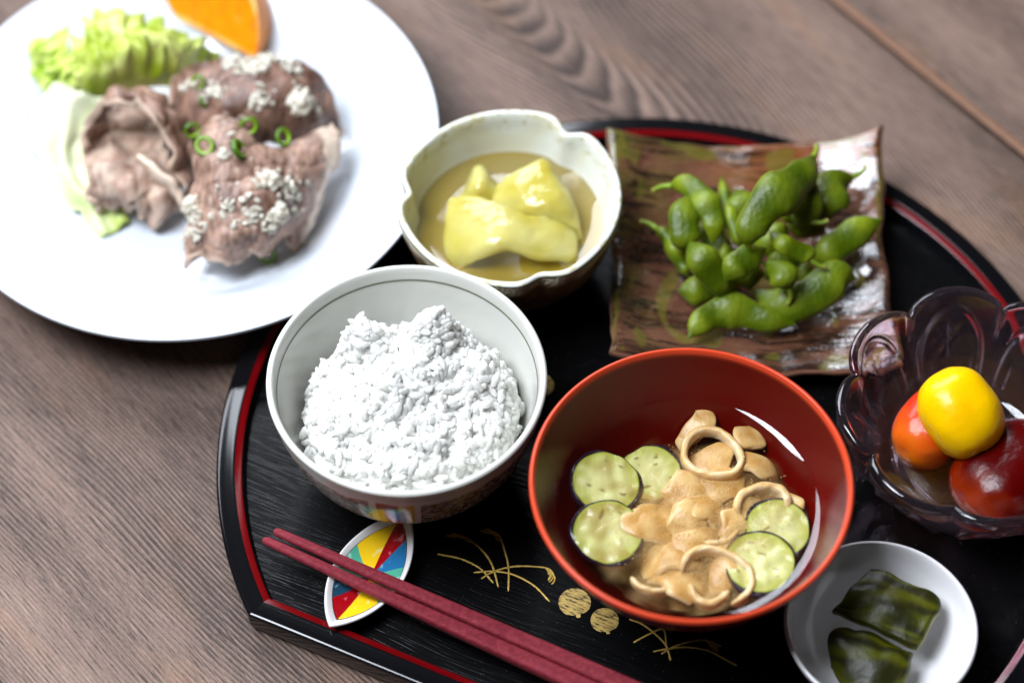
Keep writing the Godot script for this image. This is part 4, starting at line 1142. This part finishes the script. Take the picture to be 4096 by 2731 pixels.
func build_glass_bowl():
	var n0 := deg_to_rad(-72)
	var shape := func(th: float, v: float, p: Vector3) -> Vector3:
		var s := smoothstep(0.008, 0.046, p.y)
		var lobe := pow(absf(sin(4.0 * (th - n0))), 0.55)
		return Vector3(p.x * (1.0 - 0.115 * s * s * (1.0 - lobe)), p.y - 0.0035 * s * s * s * (1.0 - lobe), 0)
	var cut := func(th: float, v: float, p: Vector3) -> Vector3:
		var q: Vector3 = shape.call(th, v, p)
		var local := wrapf(4.0 * (th - n0), 0.0, PI) / PI - 0.5      # -0.5 .. 0.5 across a scallop
		var y := (p.y - 0.010) / 0.030
		if y > 0.0 and y < 1.1:
			var arch := absf(Vector2(local * 2.1, y * 0.95 - 0.05).length() - 0.82)
			q.x += 0.0016 * exp(-pow(arch / 0.055, 2.0))
			var st := Vector2(local * 0.042, (y - 0.42) * 0.030)
			var ang := atan2(st.y, st.x)
			q.x -= 0.0017 * pow(absf(cos(ang * 4.0)), 8.0) * smoothstep(0.010, 0.002, st.length()) * smoothstep(0.0, 0.0015, st.length())
			var lower := absf(wrapf(8.0 * (th - n0) / TAU * 2.0, -0.5, 0.5))
			q.x += 0.0013 * exp(-pow((lower - 0.5) / 0.07, 2.0)) * smoothstep(0.35, 0.1, y)
		return q
	var t := thing("glass_bowl", "clear purple-tinted pressed glass bowl with a scalloped rim, holding round fruits", "bowl", GLASS)
	var glass := mat(Color(0.978, 0.895, 0.96, 0.007), 0.03)
	glass.refraction_enabled = true
	glass.refraction_scale = 0.05
	var outer := [V(0.01, 1.6, 0), V(22, 1.6, 0), V(25, 0, 0), V(28, 0.4, 0), V(31, 4, 0), V(40, 12, 0), V(49, 25, 0), V(54.5, 39, 0), V(56.3, 44.5, 0)]
	var inner := [V(56.3, 44.5, 0), V(56.4, 46.6, 0), V(54.6, 47.6, 0), V(52.6, 46.6, 0), V(50.8, 42, 0), V(45.5, 27, 0), V(37, 14.5, 0), V(28, 8, 0), V(15, 6.2, 0), V(0.01, 6, 0)]
	part("bowl_body", mesh_of([lathe(outer, 480, 90, cut), lathe(inner, 480, 56, shape)]), glass, t)
	single("fruit_syrup", mesh_of([grid(96, 10, func(u, v):
		var a: float = u * TAU
		var r: float = shape.call(a, 0.0, Vector3(0.0405, 0.020, 0)).x * (1.0 - v)
		return Vector3(cos(a) * r, 0.0195 + 0.001 * pow(1.0 - v, 16.0), sin(a) * r))]), pane(Color(0.6, 0.35, 0.1), 0.03), "clear syrup at the bottom of the glass bowl", "syrup", "", GLASS)
	var skin := painted(0.24, 0.35)
	skin.subsurf_scatter_enabled = true
	skin.subsurf_scatter_strength = 0.4
	relief(skin, noise_tex(256, 0.03, 3), 0.010, 30.0)
	var fruits := [[V(176.5, 42, 66.5), Vector3(15.2, 15.0, 18.2), Vector3(0.35, 0.55, 0.2), lin(236, 184, 4), lin(214, 160, 2), "yellow round peeled fruit on top of the red ones in the glass bowl"],
		[V(167, 27.5, 64), Vector3(13.5, 13.5, 17.0), Vector3(0.2, -0.65, 0.1), lin(196, 48, 16), lin(206, 104, 12), "orange-red peeled fruit behind and left of the yellow one"],
		[V(196, 26, 85), Vector3(20.0, 15.0, 24.0), Vector3(0.1, -0.9, 0.1), lin(78, 4, 2), lin(150, 50, 6), "dark red peeled fruit at the right of the yellow one, cut by the photo's edge"]]
	for k in fruits.size():
		var e: Array = fruits[k]
		var r: Vector3 = e[1] * 0.001
		var o := single("peeled_fruit", mesh_of([grid(64, 44, func(u, v):
			var d := Vector3(cos(u * TAU) * sin(v * PI), cos(v * PI), sin(u * TAU) * sin(v * PI))
			if u > 0.999:
				d = Vector3(sin(v * PI), cos(v * PI), 0)
			var sq := pow(pow(absf(d.x), 2.4) + pow(absf(d.y), 2.4) + pow(absf(d.z), 2.4), -1.0 / 2.4)
			var dent := exp(-pow(d.angle_to(Vector3(-0.15, 0.28, 0.95).normalized()) / 0.10, 2.0)) * 0.05
			return d * r * sq * (1.0 + 0.024 * n3(d + Vector3(k * 5.0, 0, 0), 1.3) + 0.004 * n3(d + Vector3(k * 5.0, 0, 3), 4.5) - dent), func(u, v, p):
				var z := clampf(p.z / r.z * 0.9 + 0.2 * n3(p, 90.0) + (0.0 if k == 1 else -0.4), 0, 1)
				return e[3].lerp(e[4], z))]), skin, e[5], "fruit", "round fruits in the glass bowl", e[0])
		o.rotation = e[2]


# ==================================================================== small dish
func build_small_dish():
	var o := V(137.7, 6, 155)
	var t := thing("small_dish", "small plain white dish holding two green pickles by the red bowl", "dish", o)
	part("dish_body", mesh_of([lathe([V(0.01, 1.5, 0), V(14, 1.5, 0), V(15, 0, 0), V(17.5, 0, 0), V(18.5, 3, 0), V(27, 9, 0), V(33.5, 17.5, 0), V(36.0, 25, 0), V(36.3, 26, 0), V(35.5, 26.5, 0), V(34.6, 25.6, 0), V(32, 18, 0), V(26.6, 10.8, 0), V(20, 6.4, 0), V(12, 5.2, 0), V(0.01, 5, 0)], 140, 76)]), mat(Color(0.89, 0.885, 0.89), 0.12), t)
	var pm := painted(0.42, 0.4)
	relief(pm, noise_tex(256, 0.02, 4), 0.03, 30.0)
	var list := [["dark green pickle slab at the back of the small white dish", [
		[V(137.4, 24.0, 127.1), V(150.5, 27.0, 134.8), V(163.2, 26.0, 141.9)],
		[V(128.0, 25.0, 137.2), V(142.5, 29.0, 145.3), V(157.6, 27.0, 153.7)],
		[V(121.3, 20.0, 143.8), V(136.4, 25.0, 154.2), V(152.2, 23.0, 162.6)]]], ["dark green pickle slab at the front of the small white dish, with a pale cut edge", [
		[V(126.3, 21.0, 151.9), V(138.1, 22.0, 157.3), V(151.0, 20.0, 162.9)],
		[V(119.4, 21.0, 154.7), V(132.4, 24.0, 162.9), V(148.3, 22.0, 170.3)],
		[V(121.1, 14.0, 163.0), V(129.0, 18.0, 179.9), V(142.7, 17.0, 183.1)]]]]
	for k in 2:
		single("pickle_slab", mesh_of(slab(44, 36, func(u, v):
			var p := patch(list[k][1], u, v)
			return p + wob(p, 80.0) * 0.0012, 0.0062, func(u, v, p):
				var st := nz.get_noise_2d(v * 9.0 + u * 1.5 + k * 8.0, u * 1.6)
				var c := lin(76, 78, 6).lerp(lin(34, 36, 3), clampf(0.5 + st * 1.2, 0, 1))
				var e := minf(minf(u, 1.0 - u), minf(v, 1.0 - v))
				var pale: float = smoothstep(0.09, 0.03, (1.0 - u) if k == 0 else u)
				return c.lerp(lin(96, 98, 10), smoothstep(0.10, 0.02, e) * 0.6).lerp(lin(172, 168, 90), pale * 0.9), 0.07)), pm, list[k][0], "pickle", "green pickles in the small dish")


# ==================================================================== chopsticks and their rest
func build_chopsticks():
	var a := V(-42.3, 6, 93.9)
	var b := V(-70.7, 6, 145.0)
	var mid := (a + b) * 0.5
	var t := thing("chopstick_rest", "leaf-shaped white chopstick rest painted in yellow, red, green and blue", "chopstick rest", mid)
	t.rotation.y = atan2(-(a - b).z, (a - b).x)                     # local x runs to the far tip
	var A := (a - b).length() * 0.5 + 0.0006
	var B := 0.0142
	var leaf := func(u: float, s: float) -> Vector2:               # s 0 centre .. 1 edge
		var th: float = u * TAU
		var x := cos(th)
		var w := pow(maxf(1.0 - x * x, 0.0), 0.86)
		return Vector2(x * A, signf(sin(th)) * w * B) * s
	var white := mat(Color(0.90, 0.89, 0.89), 0.15)
	part("rest_body", mesh_of([grid(120, 30, func(u, v):
		var prof := [V(0.01, 0.8, 0), V(600, 0.8, 0), V(660, 0, 0), V(760, 1.6, 0), V(900, 5.5, 0), V(985, 8.0, 0), V(1000, 8.9, 0), V(965, 9.4, 0), V(900, 8.6, 0), V(840, 7.6, 0)]
		var p := along(prof, v)
		var q: Vector2 = leaf.call(u, p.x)
		return Vector3(q.x, p.y + 0.0022 * pow(absf(q.x) / A, 3.0) * p.y / 0.009, q.y), null, true)]), white, t)
	var pm := mat(Color.WHITE, 0.14)
	pm.albedo_texture = tex(512, 256, func(u, v):
		var x: float = u * 2.0 - 1.0
		var y: float = v * 2.0 - 1.0
		var flip := false
		var ph := rad_to_deg(atan2(y, x)) + 14.0 * (1.0 - sqrt(x * x + y * y)) + 5.0 * sin(x * PI)     # from the far tip, towards the right side
		ph = fposmod(ph + 1.0, 180.0)
		var c := Color(0.60, 0.03, 0.07)
		if ph > 40.0:
			c = Color(0.13, 0.42, 0.62)
		if ph > 78.0:
			c = Color(0.30, 0.64, 0.53)
		if ph > 118.0:
			c = Color(0.93, 0.76, 0.10)
		if ph > 40.0 and ph <= 78.0 and x < 0.0:
			c = Color(0.10, 0.25, 0.34)
		var wear := nz.get_noise_2d(x * 5.0, y * 4.0)
		return c.lerp(Color(0.93, 0.90, 0.90), clampf(smoothstep(0.5, 0.85, wear) * 0.5 + 0.08 * nz.get_noise_2d(x * 30.0, y * 30.0), 0, 0.75)))
	var g := grid(120, 12, func(u, v):
		var s: float = 0.825 * (1.0 - v)
		var q: Vector2 = leaf.call(u, s)
		return Vector3(q.x, 0.0042 + 0.0035 * pow(s / 0.845, 2.0) + 0.0022 * pow(absf(q.x) / A, 3.0), q.y), null, false)
	for i in g[0].size():
		g[2][i] = Vector2(g[0][i].x / A, g[0][i].z / B) * 0.5 + Vector2(0.5, 0.5)
	part("painted_well", mesh_of([g]), pm, t)
	var sm := painted(0.55, 0.4)
	relief(sm, noise_tex(512, 0.09, 2, 4), 0.03, 60.0)
	var sticks := [[[V(-94.7, 18.0, 102.9), V(31.0, 17.2, 167.1)], "rear chopstick of the red-brown pair, farther from the tray's straight edge"], [[V(-98.8, 18.0, 106.8), V(10.7, 17.2, 164.6)], "front chopstick of the red-brown pair, nearer the tray's straight edge"]]
	for k in 2:
		var p: Vector3 = sticks[k][0][0]
		var d: Vector3 = (sticks[k][0][1] - p).normalized()
		var c := []
		for i in 5:
			c.append(d * (0.21 * i / 4.0))
		single("chopstick", mesh_of([tube(c, 300, 20, func(v, u):
			var r := lerpf(0.00175, 0.0036, pow(minf(v * 1.25, 1.0), 0.8))
			var cap := sqrt(1.0 - pow(1.0 - clampf(v / 0.012, 0.0, 1.0), 2.0))
			var cc := cos(u * TAU)
			var q := sin(u * TAU)
			var pw := lerpf(2.0, 4.5, smoothstep(0.1, 0.5, v))
			var sq := 1.0 / pow(pow(absf(cc), pw) + pow(absf(q), pw), 1.0 / pw)
			return Vector2(r, r * 0.92) * sq * cap + Vector2.ONE * 0.00001, Vector3.UP, func(u, v, pp): return lin(118, 31, 43).lerp(lin(142, 47, 58), clampf(0.4 + n3(pp, 500.0) * 0.8, 0, 1)))]), sm, sticks[k][1], "chopstick", "the pair of red-brown chopsticks", p)
